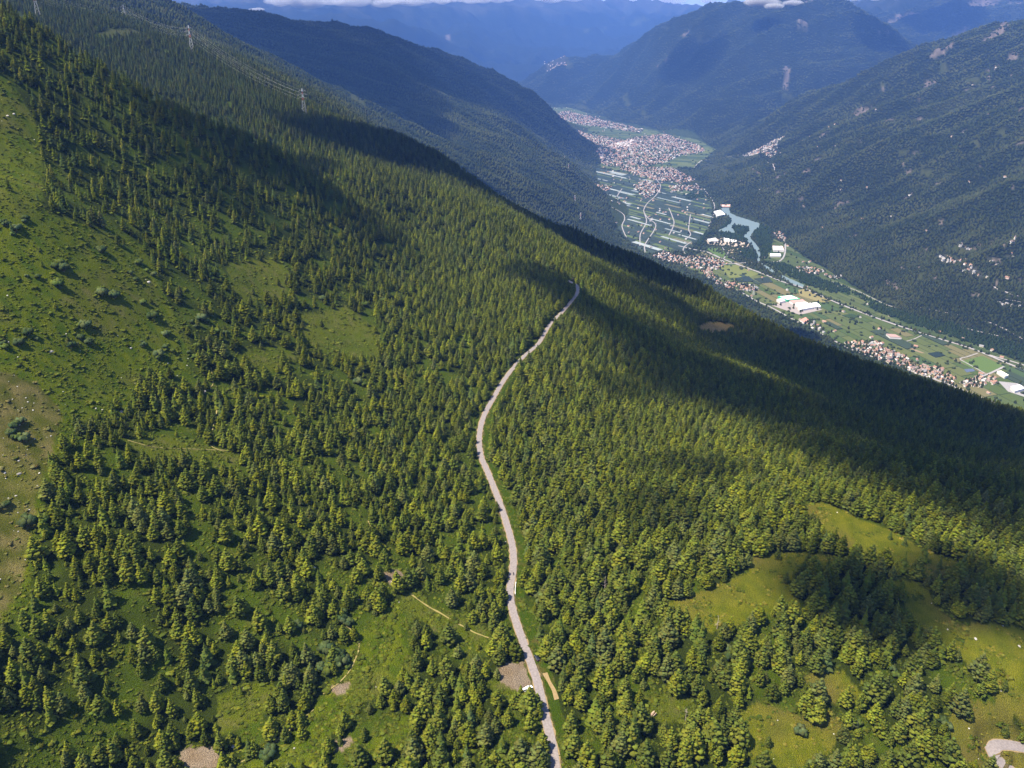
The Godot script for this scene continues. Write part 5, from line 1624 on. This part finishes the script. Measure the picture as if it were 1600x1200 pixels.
func make_halls():
	var words := {"white_hall": "large white flat-roofed factory hall in the middle of the valley", "side_hall": "white hall attached to the right of the large factory hall", "brown_hall": "reddish brown roofed hall behind the large white factory hall", "green_hall": "hall with bright green walls and a white roof by the factory", "low_hall": "low pale hall at the left end of the factory yard",
		"lake_hall": "white hall between the orchards and the lake", "beige_hall": "beige hall right of the river below the hamlet", "long_hall": "long low white shed beside the river lane", "corner_hall": "white hall in the grey lot at the valley corner", "cream_hall": "long cream building near the road junction", "red_hall": "red-roofed hall beside the village street",
		"farm_hall": "long brown barn amid the green fields", "gravel_hall": "grey works hall at the left end of the gravel yard", "gravel_plant": "pale conveyor building in the gravel yard", "dam": "low reddish dam across the head of the lake"}
	var tops := {"white_hall": Color(0.85, 0.84, 0.82), "side_hall": Color(0.8, 0.79, 0.78), "brown_hall": Color(0.40, 0.24, 0.20), "green_hall": Color(0.72, 0.76, 0.74), "low_hall": Color(0.6, 0.56, 0.55), "lake_hall": Color(0.72, 0.72, 0.74), "beige_hall": Color(0.55, 0.48, 0.45), "red_hall": Color(0.5, 0.22, 0.16),
		"farm_hall": Color(0.30, 0.2, 0.17), "cream_hall": Color(0.72, 0.68, 0.55), "dam": Color(0.55, 0.36, 0.28), "gravel_hall": Color(0.5, 0.48, 0.46)}
	for key in shed_shapes:
		var p := shape_points(shed_shapes[key])
		var mid := Vector2.ZERO
		for q in p: mid += q / p.size()
		for i in p.size(): p[i] -= mid
		var tall := 9.0 if key.contains("hall") else 6.0
		if key == "dam": tall = 5.0
		var o := thing(key.replace("white_hall", "factory_hall"), Vector3(mid.x, 0.5, mid.y))
		o.name = numbered("dam" if key == "dam" else ("works_building" if key == "gravel_plant" else "industrial_hall"))
		var s := Shape.new()
		var wall_color := Color(0.62, 0.60, 0.58)
		if key == "green_hall": wall_color = Color(0.05, 0.36, 0.19)
		if key == "dam": wall_color = Color(0.5, 0.34, 0.27)
		slab(p, -0.5, tall, Color.WHITE, s)
		part("walls", s.mesh(), plain_mat("hall_cladding", wall_color, 0.7, 0.4), o)
		var t := Shape.new()
		var wide := p.duplicate()
		for i in wide.size(): wide[i] *= 1.015 if key != "green_hall" else 0.8
		slab(wide, tall + 0.05, tall + 1.1, Color.WHITE, t)
		part("roof", t.mesh(), plain_mat("hall_roof", tops.get(key, Color(0.7, 0.7, 0.7)), 0.6, 0.4), o)
		tag(o, words[key], "dam" if key == "dam" else "industrial building")


func make_valley_trees():
	var s := bush_crown().mesh()
	var m: Array[StandardMaterial3D] = []
	for k in 3:
		var d: StandardMaterial3D = leaf.duplicate()
		d.albedo_color = [col(0.045, 0.07, 0.025), col(0.06, 0.085, 0.03), col(0.05, 0.075, 0.035)][k]
		m.append(d)
	var p := shape_points(plain_outline)
	var made := 0
	while made < 190:
		var q := p[rng.randi() % p.size()].lerp(p[rng.randi() % p.size()], rng.randf()) + Vector2(rng.randf_range(-60, 60), rng.randf_range(-60, 60))
		if not Geometry2D.is_point_in_polygon(q, p) or wood_noise.get_noise_2d(q.x * 0.5, q.y * 0.5) < 0.06: continue
		var o := solo("valley_tree", s, m[made % 3], Vector3(q.x, 0.2, q.y))
		o.scale = Vector3.ONE * rng.randf_range(5.0, 8.5)
		o.rotation.y = rng.randf() * TAU
		var where := "near the lake end of the valley fields" if q.y < -3900.0 else ("around the big white factory hall" if q.y < -3500.0 else ("between the factory and the brown barn" if q.y < -3150.0 else ("around the brown barn in the fields" if q.y < -2900.0 else "between the long village and the road junction")))
		tag(o, "%s %s broadleaf tree %s" % ["large" if o.scale.x > 7.3 else ("middling" if o.scale.x > 6.0 else "small"), ["dark", "light", "bluish"][made % 3], where], "tree", "scattered trees " + where)
		made += 1


# ---------------------------------------------------------------- small things
func rock_shape(flat: float) -> Shape:
	var s := Shape.new()
	var p := ico_points()
	for i in 12: p[i] *= Vector3(1.0, flat, 0.8) * rng.randf_range(0.7, 1.15)
	for f in ICO:
		var a := (p[f[0]] + p[f[1]]) * 0.53
		var b := (p[f[1]] + p[f[2]]) * 0.53
		var c := (p[f[2]] + p[f[0]]) * 0.53
		s.tri(p[f[0]], c, a, Color.WHITE)
		s.tri(a, b, p[f[1]], Color.WHITE)
		s.tri(c, p[f[2]], b, Color.WHITE)
		s.tri(a, c, b, Color.WHITE)
	return s


func make_small_things():
	make_rocks()
	make_bushes()
	make_pylons()
	make_vehicles()


func make_rocks():
	var stone: Array[Material] = []
	for q in [Color(0.27, 0.25, 0.225), Color(0.21, 0.195, 0.18), Color(0.32, 0.30, 0.285)]:
		stone.append(plain_mat("granite", q, 0.9, 0.2))
	var shapes: Array[Mesh] = []
	for k in 5: shapes.append(rock_shape(rng.randf_range(0.55, 0.85)).mesh())
	var spots := shape_points(boulder_spots)
	for i in spots.size():
		var p := on_ground(spots[i].x, spots[i].y)
		var o := solo("boulder", shapes[i % 5], stone[(i * 2) % 3], p - Vector3(0, 0.1, 0))
		var size := rng.randf_range(0.8, 2.1) * clampf(p.length() / 1250.0, 0.7, 1.3)
		o.scale = Vector3(size, size, size)
		o.rotation.y = rng.randf() * TAU
		tag(o, "pale %s boulder lying %s" % ["angular" if size > 2.0 else "small", place_of(p)], "boulder", "boulders " + place_of(p))
	# loose stones and low shrubs cover the open slopes
	var at := [[], [], [], []]
	var tint: Array[PackedColorArray] = [PackedColorArray(), PackedColorArray(), PackedColorArray(), PackedColorArray()]
	var r := 235.0
	while r < 1000.0:
		var step := 1.0 + r * 0.0017
		var n := int(1.7 * r / step)
		for i in n:
			var rr := r + rng.randf_range(-0.5, 0.5) * step
			var az := -0.85 + 1.7 * (i + rng.randf_range(-0.5, 0.5)) / n
			var x := rr * sin(az)
			var z := -rr * cos(az)
			var id := zone[cell(x, z)]
			if id == ROAD or id == LOT or id == TANFIELD: continue
			if absf(x - 17.0) < 8.0 and z > -324.0 and z < -284.0: continue
			var roll := rng.randf()
			var patch := fine_noise.get_noise_2d(x * 0.6 + 90.0, z * 0.6)
			var stony := 0.0
			var green := 0.3
			match id:
				OPEN:
					stony = 0.006
					green = 0.85
				TAN:
					stony = 0.035
					green = 0.3
				GAP: green = 0.7
				MEADOW:
					green = 0.5
					stony = 0.003
				VERGE: green = 0.5
				FOREST: green = 0.62
			if id == MEADOW and x > 300.0: stony = 0.008
			green *= clampf(0.75 + 1.6 * patch, 0.15, 2.0)
			if roll < stony:
				var size := rng.randf_range(0.25, 0.75)
				at[3].append(Transform3D(Basis(Vector3.UP, rng.randf() * TAU).scaled(Vector3(size, size, size)), on_ground(x, z)))
				var g := rng.randf_range(0.24, 0.40)
				tint[3].append(Color(g, g * 0.96, g * 0.9).linear_to_srgb())
			elif roll < stony + green:
				var k := rng.randi() % 3
				var wide := rng.randf_range(0.45, 1.25) * (1.0 if rng.randf() < 0.88 else 1.9)
				if id == MEADOW: wide *= 0.55 if patch < 0.12 else 0.95
				at[k].append(Transform3D(Basis(Vector3.UP, rng.randf() * TAU).scaled(Vector3(wide, wide * rng.randf_range(0.4, 0.75), wide)), on_ground(x, z) - Vector3(0, 0.25, 0)))
				var c := Color(0.046, 0.062, 0.011).lerp(Color(0.130, 0.146, 0.020), rng.randf() * rng.randf() + 0.1)
				if id == MEADOW:
					c = Color(0.080, 0.090, 0.010).lerp(Color(0.17, 0.15, 0.03), rng.randf())
					if patch > 0.12 and rng.randf() < 0.4: c = Color(0.055, 0.075, 0.012)
				elif id == TAN: c = c.lerp(Color(0.14, 0.125, 0.05), rng.randf())
				tint[k].append(c.linear_to_srgb())
		r += step
	var cover := thing("undergrowth", Vector3.ZERO)
	tag(cover, "low green dwarf shrubs covering the open slopes and glades", "shrubs", "", "stuff")
	for k in 3:
		var s := Shape.new()
		for j in 3:
			var a := TAU * j / 3.0
			clump(s, Vector3(cos(a) * 0.5, 0.4, sin(a) * 0.5), Vector3(0.6, 0.5, 0.6), 0.5, shade_of(0.78, 1.0), 0.4)
		var mesh := s.mesh()
		mesh.surface_set_material(0, leaf)
		scatter("shrub_cover", mesh, at[k], tint[k], cover)
	var scree := thing("loose_stones", Vector3.ZERO)
	tag(scree, "pale loose stones strewn over the dry tan slope", "stones", "", "stuff")
	var sm := rock_shape(0.6).mesh()
	sm.surface_set_material(0, tinted_mat("loose_granite"))
	scatter("stone_scatter", sm, at[3], tint[3], scree)
	print("shrubs ", at[0].size() * 3, " stones ", at[3].size())


func make_bushes():
	var green: Array[StandardMaterial3D] = []
	for q in [col(0.060, 0.086, 0.030), col(0.050, 0.074, 0.022), col(0.085, 0.112, 0.042), col(0.075, 0.105, 0.020)]:
		var d: StandardMaterial3D = leaf.duplicate()
		d.albedo_color = q
		green.append(d)
	var shapes: Array[Mesh] = []
	for k in 4: shapes.append(bush_crown().mesh())
	var stem := Shape.new()
	for k in 4:
		var a := TAU * k / 4.0
		stem.bar(Vector3(0, -0.3, 0), Vector3(cos(a) * 0.4, 0.6, sin(a) * 0.4), 0.05, 0.02, 5, Color.WHITE)
	var stem_mesh := stem.mesh()
	var spots := shape_points(bush_spots)
	for i in spots.size():
		for j in 2:
			var q := spots[i] + (Vector2.ZERO if j == 0 else Vector2(rng.randf_range(-5, 5), rng.randf_range(-5, 5)))
			var p := on_ground(q.x, q.y)
			var o := thing("alder_bush", p, rng.randf() * TAU)
			var size := rng.randf_range(2.4, 4.8) * (1.0 if j == 0 else 0.7)
			part("foliage", shapes[rng.randi() % 4], green[(i + j) % 4], o).scale = Vector3(size, size * 1.25, size)
			part("stems", stem_mesh, bark, o).scale = Vector3(size, size, size)
			tag(o, "%s rounded %s bush %s" % ["broad" if size > 3.7 else ("middling" if size > 2.9 else "low"), ["bluish green", "dark green", "pale green", "fresh green"][(i + j) % 4], place_of(p)], "bush", "rounded bushes " + place_of(p))
	var grey := plain_mat("dead_wood", Color(0.34, 0.29, 0.26), 0.95, 0.1)
	var where := ["beside the tan slope at left", "where the road leaves sight behind the wood", "right of the end of the road", "in the dark wood beyond the road", "in the wood at the lower right", "in the bright glade at the bottom"]
	var s2 := shape_points(snag_spots)
	for i in s2.size():
		var o := thing("dead_tree", on_ground(s2[i].x, s2[i].y), rng.randf() * TAU)
		part("trunk", trunk_shape(10.5, 0.22, true).mesh(), grey, o)
		tag(o, "bare grey dead tree with thin branches " + where[i % where.size()], "dead tree")
	var logs := thing("log_pile", on_ground(log_spot[0], log_spot[1]), 0.9)
	for k in 12:
		var s := Shape.new()
		var y := 0.25 + 0.38 * (k / 4)
		s.bar(Vector3(-3.4 + rng.randf(), y, -0.9 + 0.5 * (k % 4)), Vector3(3.2 + rng.randf(), y + 0.1, -0.9 + 0.5 * (k % 4) + rng.randf_range(-0.5, 0.5)), 0.2, 0.17, 7, Color.WHITE)
		part("log", s.mesh(), mats["cut_log"] if mats.has("cut_log") else plain_mat("cut_log", Color(0.38, 0.27, 0.19), 0.9, 0.1), logs)
	tag(logs, "heap of pale brown felled logs in a glade right of the road", "log pile")


func make_pylons():
	var steel := plain_mat("galvanised_steel", Color(0.5, 0.5, 0.5), 0.6, 0.5)
	var red := plain_mat("red_paint", Color(0.5, 0.10, 0.07), 0.6, 0.4)
	var white := plain_mat("white_paint", Color(0.8, 0.8, 0.8), 0.6, 0.4)
	var words := ["red and white pylon leftmost on the ridge at upper left", "dark lattice pylon on the ridge crest in the middle of the line", "tall red and white pylon rising before the blue mountain", "lowest pylon of the line on the wooded ridge"]
	var spots := shape_points(pylon_spots)
	var heights := [56.0, 56.0, 58.0, 50.0]
	var tips := []
	for i in spots.size():
		var o := thing("power_pylon", on_ground(spots[i].x, spots[i].y), 0.55)
		tips.append(pylon(o, heights[i], steel, red if i != 1 else steel, white if i != 1 else steel, 0.24))
		tag(o, words[i], "pylon")
	var far := shape_points(valley_pylon_spots)
	for i in far.size():
		var o := thing("power_pylon", on_ground(far[i].x, far[i].y), 0.4)
		pylon(o, 46.0, steel, red, white, 0.6)
		tag(o, ["highest small pylon on the blue slope left of the valley", "second small pylon down the blue slope left of the valley", "third small pylon down the blue slope left of the valley", "lowest small pylon on the slope left of the orchards", "red and white pylon in the valley beside the street"][i], "pylon")
	var wire := plain_mat("cable", Color(0.4, 0.4, 0.42), 0.5, 0.5)
	for pair in [[0, 1], [1, 2], [2, 3]]:
		for k in 6:
			var a: Vector3 = tips[pair[0]][k]
			var b: Vector3 = tips[pair[1]][k]
			var s := Shape.new()
			var p := a
			for j in 24:
				var t := (j + 1) / 24.0
				var q := a.lerp(b, t) - Vector3(0, 4.0 * 13.0 * t * (1.0 - t), 0)
				s.bar(p, q, 0.05, 0.05, 3, Color.WHITE)
				p = q
			tag(solo("power_line", s.mesh(), wire), "thin sagging power cable strung between %s" % ["the leftmost and the dark pylon", "the dark pylon and the tall red one", "the tall red and the lowest pylon"][pair[0]], "cable", "power cables between pylons %d" % pair[0])


func pylon(o: Node3D, h: float, steel: Material, red: Material, white: Material, thick: float) -> Array:
	var low := Shape.new()
	var mid := Shape.new()
	var top := Shape.new()
	var levels := 9
	for k in levels:
		var t0 := float(k) / levels
		var t1 := float(k + 1) / levels
		var w0 := lerpf(4.6, 0.7, minf(1.0, t0 * 1.25))
		var w1 := lerpf(4.6, 0.7, minf(1.0, t1 * 1.25))
		var s: Shape = low if k < 5 else (mid if k % 2 else top)
		for e in [[-1, -1], [1, -1], [1, 1], [-1, 1]]:
			s.bar(Vector3(e[0] * w0, t0 * h - (1.5 if k == 0 else 0.0), e[1] * w0), Vector3(e[0] * w1, t1 * h, e[1] * w1), thick * 0.5, thick * 0.5, 4, Color.WHITE, false)
		for e in [[-1, -1, 1, -1], [1, -1, 1, 1], [1, 1, -1, 1], [-1, 1, -1, -1]]:
			s.bar(Vector3(e[0] * w0, t0 * h, e[1] * w0), Vector3(e[2] * w1, t1 * h, e[3] * w1), thick * 0.28, thick * 0.28, 4, Color.WHITE, false)
			s.bar(Vector3(e[2] * w0, t0 * h, e[3] * w0), Vector3(e[0] * w1, t1 * h, e[1] * w1), thick * 0.28, thick * 0.28, 4, Color.WHITE, false)
	part("lattice_legs", low.mesh(), steel, o)
	part("red_section", mid.mesh(), red, o)
	part("white_section", top.mesh(), white, o)
	var tips := []
	for k in 3:
		var y := h * (0.66 + 0.13 * k)
		var reach: float = [8.0, 9.5, 7.0][k]
		var s := Shape.new()
		for e in [-1.0, 1.0]:
			var tip := Vector3(e * reach, y, 0)
			s.bar(Vector3(0, y + 1.6, 0.7), tip, thick * 0.36, thick * 0.2, 4, Color.WHITE, false)
			s.bar(Vector3(0, y + 1.6, -0.7), tip, thick * 0.36, thick * 0.2, 4, Color.WHITE, false)
			s.bar(Vector3(0, y - 0.4, 0), tip, thick * 0.36, thick * 0.2, 4, Color.WHITE, false)
			s.bar(tip, tip - Vector3(0, 2.2, 0), 0.12, 0.12, 4, Color.WHITE, false)
			tips.append(o.transform * (tip - Vector3(0, 2.2, 0)))
		part("cross_arm", s.mesh(), steel, o)
	return tips


func loft(rings: Array, q := Color.WHITE) -> Shape:      # rings of points, each seen clockwise from the front end, closed at both ends
	var s := Shape.new()
	for k in rings.size() - 1:
		var a: Array = rings[k]
		var b: Array = rings[k + 1]
		for i in a.size():
			var j := (i + 1) % a.size()
			s.quad(a[i], b[i], b[j], a[j], q)
	for e in [0, rings.size() - 1]:
		var c: Array = rings[e]
		for i in range(1, c.size() - 1):
			if e == 0: s.tri(c[0], c[i], c[i + 1], q)
			else: s.tri(c[0], c[i + 1], c[i], q)
	return s


func car_ring(x: float, low: float, belt: float, wide: float) -> Array:
	return [Vector3(x, low, -wide * 0.92), Vector3(x, low + 0.15, -wide), Vector3(x, belt - 0.12, -wide), Vector3(x, belt, -wide * 0.9), Vector3(x, belt, wide * 0.9), Vector3(x, belt - 0.12, wide), Vector3(x, low + 0.15, wide), Vector3(x, low, wide * 0.92)]


func make_car(at: Vector3, turn: float, paint: Material, van: bool) -> Node3D:
	var o := thing("parked_car", at, turn)
	var glass := plain_mat("car_glass", Color(0.05, 0.06, 0.07), 0.08, 0.6)
	var tyre := plain_mat("tyre_rubber", Color(0.02, 0.02, 0.02), 0.9, 0.2)
	var lamp := plain_mat("lamp_glass", Color(0.75, 0.75, 0.72), 0.2, 0.5)
	var tail := plain_mat("tail_lamp", Color(0.45, 0.03, 0.03), 0.2, 0.5)
	var deck := 1.05 if van else 0.92
	part("body", loft([car_ring(-2.15, 0.4, 0.86, 0.74), car_ring(-2.0, 0.28, deck, 0.86), car_ring(-1.2, 0.25, deck, 0.90), car_ring(0.9, 0.25, deck, 0.90), car_ring(1.7, 0.27, deck - 0.12, 0.87), car_ring(2.1, 0.36, deck - 0.26, 0.76)]).mesh(), paint, o)
	var high := 1.9 if van else 1.48
	var c := func(x: float, y: float, w: float) -> Array: return [Vector3(x, deck - 0.02, -0.82), Vector3(x, y, -w), Vector3(x, y, w), Vector3(x, deck - 0.02, 0.82)]
	var cabin := Shape.new()
	var prof := [[-2.02, deck + 0.02, 0.76], [-1.75, high - 0.06, 0.64], [-0.2, high, 0.66], [0.25, high - 0.03, 0.64], [1.0, deck + 0.02, 0.74]]
	var rings := []
	for e in prof: rings.append((c as Callable).call(e[0], e[1], e[2]))
	part("windows", loft(rings).mesh(), glass, o)
	var roof := Shape.new()
	roof.box(Vector3(-1.72, high - 0.045, -0.63), Vector3(0.22, high + 0.035, 0.63), Color.WHITE)
	part("roof", roof.mesh(), paint, o)
	for e in [[-1.3, -0.86], [-1.3, 0.86], [1.3, -0.86], [1.3, 0.86]]:
		var w := Shape.new()
		w.bar(Vector3(e[0], 0.32, e[1] - 0.11), Vector3(e[0], 0.32, e[1] + 0.11), 0.32, 0.32, 14, Color.WHITE)
		for k in 20:
			for f in [-0.11, 0.11]:
				var p := Vector3(e[0], 0.32, e[1] + f)
				var a := p + Vector3(cos(TAU * k / 14), sin(TAU * k / 14), 0) * 0.32
				var b := p + Vector3(cos(TAU * (k + 1) / 14), sin(TAU * (k + 1) / 14), 0) * 0.32
				if f > 0: w.tri(p, b, a, Color.WHITE)
				else: w.tri(p, a, b, Color.WHITE)
		part("wheel", w.mesh(), tyre, o)
	for e in [-0.62, 0.62]:
		var f := Shape.new()
		f.box(Vector3(2.0, 0.52, e - 0.16), Vector3(2.12, 0.66, e + 0.16), Color.WHITE)
		part("headlight", f.mesh(), lamp, o)
		var g := Shape.new()
		g.box(Vector3(-2.16, 0.66, e - 0.16), Vector3(-2.03, 0.84, e + 0.16), Color.WHITE)
		part("tail_light", g.mesh(), tail, o)
	return o


func make_vehicles():
	var p := shape_points(vehicle_spots)
	var blue := plain_mat("dark_blue_paint", Color(0.010, 0.014, 0.028), 0.25, 0.4)
	blue.roughness = 0.4
	var silver := plain_mat("white_car_paint", Color(0.72, 0.74, 0.75), 0.3, 0.5)
	var a := make_car(high_ground(p[0].x, p[0].y), 1.95, blue, false)
	tag(a, "dark blue car parked on the grass verge right of the road", "car")
	var b := make_car(on_ground(p[1].x, p[1].y) + Vector3(0, 0.12, 0), 0.5, silver, true)
	tag(b, "white car nearer the trees at the bottom of the gravel lot", "car")
	var d := make_car(on_ground(p[2].x, p[2].y) + Vector3(0, 0.12, 0), 0.5, silver, false)
	tag(d, "white car nearer the road at the bottom of the gravel lot", "car")
	make_motorcycle(on_ground(p[3].x, p[3].y), 1.5)
	var rail := thing("guard_rail", Vector3.ZERO)
	var steel := plain_mat("rail_paint", Color(0.75, 0.78, 0.8), 0.5, 0.5)
	var path := road_points()
	var pts := PackedVector3Array()
	for i in range(1, path.size() - 1):
		if path[i].z < -371.0 and path[i].z > -384.0:
			var e := (path[i + 1] - path[i - 1]).normalized()
			pts.append(path[i] + Vector3(-e.z, 0, e.x) * 3.1)
	for i in pts.size():
		var s := Shape.new()
		s.box(pts[i] + Vector3(-0.07, -0.4, -0.07), pts[i] + Vector3(0.07, 0.75, 0.07), Color.WHITE)
		part("post", s.mesh(), steel, rail)
	var s := Shape.new()
	for i in pts.size() - 1:
		s.bar(pts[i] + Vector3(0, 0.65, 0), pts[i + 1] + Vector3(0, 0.65, 0), 0.16, 0.16, 6, Color.WHITE)
	part("rail", s.mesh(), steel, rail)
	tag(rail, "short white guard rail on the right edge of the road", "guard rail")


func make_motorcycle(at: Vector3, turn: float):
	var y := 0.42
	var o := thing("motorcycle", at + Vector3(0, y, 0), turn)
	var black := plain_mat("black_enamel", Color(0.02, 0.02, 0.025), 0.4, 0.5)
	for x in [-0.72, 0.72]:
		var w := Shape.new()
		var n := 14
		for k in n:
			var a := Vector3(x + cos(TAU * k / n) * 0.27, 0.32 + sin(TAU * k / n) * 0.27, 0)
			var b := Vector3(x + cos(TAU * (k + 1) / n) * 0.27, 0.32 + sin(TAU * (k + 1) / n) * 0.27, 0)
			w.bar(a, b, 0.06, 0.06, 6, Color.WHITE)
		part("wheel", w.mesh(), black, o)
	var s := Shape.new()
	s.bar(Vector3(-0.45, 0.45, 0), Vector3(0.35, 0.5, 0), 0.18, 0.16, 8, Color.WHITE)
	s.bar(Vector3(-0.15, 0.72, 0), Vector3(0.42, 0.82, 0), 0.15, 0.12, 8, Color.WHITE)
	s.bar(Vector3(0.42, 0.8, 0), Vector3(0.72, 0.32, 0), 0.05, 0.05, 6, Color.WHITE)
	part("frame", s.mesh(), black, o)
	var seat := Shape.new()
	seat.bar(Vector3(-0.75, 0.78, 0), Vector3(-0.1, 0.74, 0), 0.1, 0.12, 8, Color.WHITE)
	part("seat", seat.mesh(), black, o)
	var bar_shape := Shape.new()
	bar_shape.bar(Vector3(0.38, 1.0, -0.36), Vector3(0.38, 1.0, 0.36), 0.025, 0.025, 6, Color.WHITE)
	bar_shape.bar(Vector3(0.38, 1.0, 0), Vector3(0.45, 0.78, 0), 0.03, 0.03, 6, Color.WHITE)
	part("handlebar", bar_shape.mesh(), black, o)
	tag(o, "black motorcycle riding on the sunlit stretch of the pale road", "motorcycle")
	# the rider: joints and radii, meshed as one skin
	var bones := [[-0.25, 0.92, 0.0, 0.16, -0.08, 1.32, 0.0, 0.19], [-0.08, 1.32, 0.0, 0.12, -0.02, 1.52, 0.0, 0.08], [0.0, 1.62, 0.0, 0.13, 0.02, 1.68, 0.0, 0.125]]
	for e in [-1.0, 1.0]:
		bones.append([-0.25, 0.9, 0.1 * e, 0.11, 0.18, 0.82, 0.24 * e, 0.085])
		bones.append([0.18, 0.82, 0.24 * e, 0.08, -0.02, 0.42, 0.24 * e, 0.055])
		bones.append([-0.02, 0.42, 0.24 * e, 0.055, 0.16, 0.38, 0.25 * e, 0.045])
		bones.append([-0.06, 1.38, 0.19 * e, 0.075, 0.12, 1.12, 0.3 * e, 0.055])
		bones.append([0.12, 1.12, 0.3 * e, 0.055, 0.37, 1.03, 0.3 * e, 0.042])
	var rider := solo("person", skin(bones, Vector3(-0.5, 0.28, -0.45), Vector3(0.55, 1.85, 0.45), 0.05), plain_mat("dark_riding_suit", Color(0.05, 0.045, 0.05), 0.8, 0.2), at + Vector3(0, y, 0))
	rider.rotation.y = turn
	tag(rider, "person in dark clothes and helmet riding the black motorcycle", "person")


func skin(bones: Array, lo: Vector3, hi: Vector3, step: float) -> ArrayMesh:
	var nx := int((hi.x - lo.x) / step) + 1
	var ny := int((hi.y - lo.y) / step) + 1
	var nz := int((hi.z - lo.z) / step) + 1
	var f := PackedFloat32Array()
	f.resize(nx * ny * nz)
	for k in nz:
		for j in ny:
			for i in nx:
				var p := lo + Vector3(i, j, k) * step
				var d := 9.0
				for b in bones:
					var a := Vector3(b[0], b[1], b[2])
					var e := Vector3(b[4], b[5], b[6]) - a
					var t := clampf((p - a).dot(e) / e.length_squared(), 0, 1)
					var q: float = (p - a - e * t).length() - lerpf(b[3], b[7], t)
					var h := clampf(0.5 + 0.5 * (d - q) / 0.05, 0, 1)
					d = lerpf(d, q, h) - 0.05 * h * (1.0 - h)
				f[(k * ny + j) * nx + i] = d
	var spot := {}
	for k in nz - 1:
		for j in ny - 1:
			for i in nx - 1:
				var sum := Vector3.ZERO
				var n := 0
				for e in [[0, 1], [2, 3], [4, 5], [6, 7], [0, 2], [1, 3], [4, 6], [5, 7], [0, 4], [1, 5], [2, 6], [3, 7]]:
					var a: int = e[0]
					var b: int = e[1]
					var va := f[((k + (a >> 2)) * ny + j + ((a >> 1) & 1)) * nx + i + (a & 1)]
					var vb := f[((k + (b >> 2)) * ny + j + ((b >> 1) & 1)) * nx + i + (b & 1)]
					if (va < 0.0) != (vb < 0.0):
						sum += Vector3(a & 1, (a >> 1) & 1, a >> 2).lerp(Vector3(b & 1, (b >> 1) & 1, b >> 2), va / (va - vb))
						n += 1
				if n: spot[(k * ny + j) * nx + i] = lo + (Vector3(i, j, k) + sum / n) * step
	var s := Shape.new()
	for k in range(1, nz - 1):
		for j in range(1, ny - 1):
			for i in range(1, nx - 1):
				var o := (k * ny + j) * nx + i
				for e in [[1, nx, nx * ny], [nx, nx * ny, 1], [nx * ny, 1, nx]]:
					if (f[o] < 0.0) != (f[o + e[0]] < 0.0):
						var a: Vector3 = spot[o - e[1] - e[2]]
						var b: Vector3 = spot[o - e[2]]
						var c: Vector3 = spot[o]
						var d: Vector3 = spot[o - e[1]]
						if f[o] < 0.0: s.quad(a, d, c, b, Color.WHITE)
						else: s.quad(a, b, c, d, Color.WHITE)
	return s.mesh()


# ---------------------------------------------------------------- clouds
func make_clouds():
	var bank := thing("cloud_bank", Vector3.ZERO)
	tag(bank, "broken fair-weather clouds drifting above the slopes", "", "", "structure")
	var thick := FogMaterial.new()
	thick.albedo = Color(0.98, 0.98, 0.98)
	thick.density = 0.010
	for i in shade_spots.size() / 4:
		var g := on_ground(shade_spots[4 * i], shade_spots[4 * i + 1])
		var reach: float = shade_spots[4 * i + 2]
		var y := 2900.0
		var c := g + sun_dir * ((y - g.y) / sun_dir.y)
		cloud(bank, c, Vector3(reach * 2.0, minf(420.0, reach * 1.2), reach * 2.0), thick, shade_spots[4 * i + 3])
	var words := ["low white cloud on the far range at upper left", "long white cloud over the far blue range", "flat cloud bank above the middle of the far range", "bright cloud edge over the far range left of the notch", "tiny puff of cloud over the dark blue ridge", "pale cloud strip beyond the valley end", "thin cloud strip beyond the valley end", "lumpy white cloud touching the left shoulder of the round mountain", "ragged cloud just right of the lumpy one", "faint cloud behind the round mountain", "cloud strip above the round mountain summit"]
	for i in far_clouds.size() / 5:
		var o := thing("cloud", Vector3(far_clouds[5 * i], far_clouds[5 * i + 1], far_clouds[5 * i + 2]))
		tag(o, words[i % words.size()], "cloud")
		var wide: float = far_clouds[5 * i + 3]
		var tall: float = far_clouds[5 * i + 4]
		for k in 20:
			var t := rng.randf_range(-1.0, 1.0)
			var size := tall * rng.randf_range(0.6, 1.6) * (1.1 - 0.6 * absf(t))
			var f := FogVolume.new()
			f.name = "puff"
			f.shape = RenderingServer.FOG_VOLUME_SHAPE_ELLIPSOID
			f.size = Vector3(size * rng.randf_range(1.8, 3.6), size, size * 1.6)
			f.position = Vector3(t * wide, rng.randf_range(-0.3, 0.35) * tall * (1.0 - absf(t)), rng.randf_range(-0.2, 0.2) * wide)
			var m: FogMaterial = thick.duplicate()
			m.density = 0.5 / size
			f.material = m
			o.add_child(f, true)


func cloud(bank: Node3D, at: Vector3, size: Vector3, m: FogMaterial, weight: float):
	var o := FogVolume.new()
	o.name = "cloud"
	o.shape = RenderingServer.FOG_VOLUME_SHAPE_ELLIPSOID
	o.size = size
	o.position = at
	var t := m.duplicate()
	t.density = weight * 3.2 / size.y
	o.material = t
	bank.add_child(o, true)


func high_ground(x: float, z: float) -> Vector3:
	var y := height_at(x, z)
	for e in [[-1.5, -1.5], [1.5, -1.5], [-1.5, 1.5], [1.5, 1.5]]:
		y = maxf(y, height_at(x + e[0], z + e[1]))
	return Vector3(x, y, z)
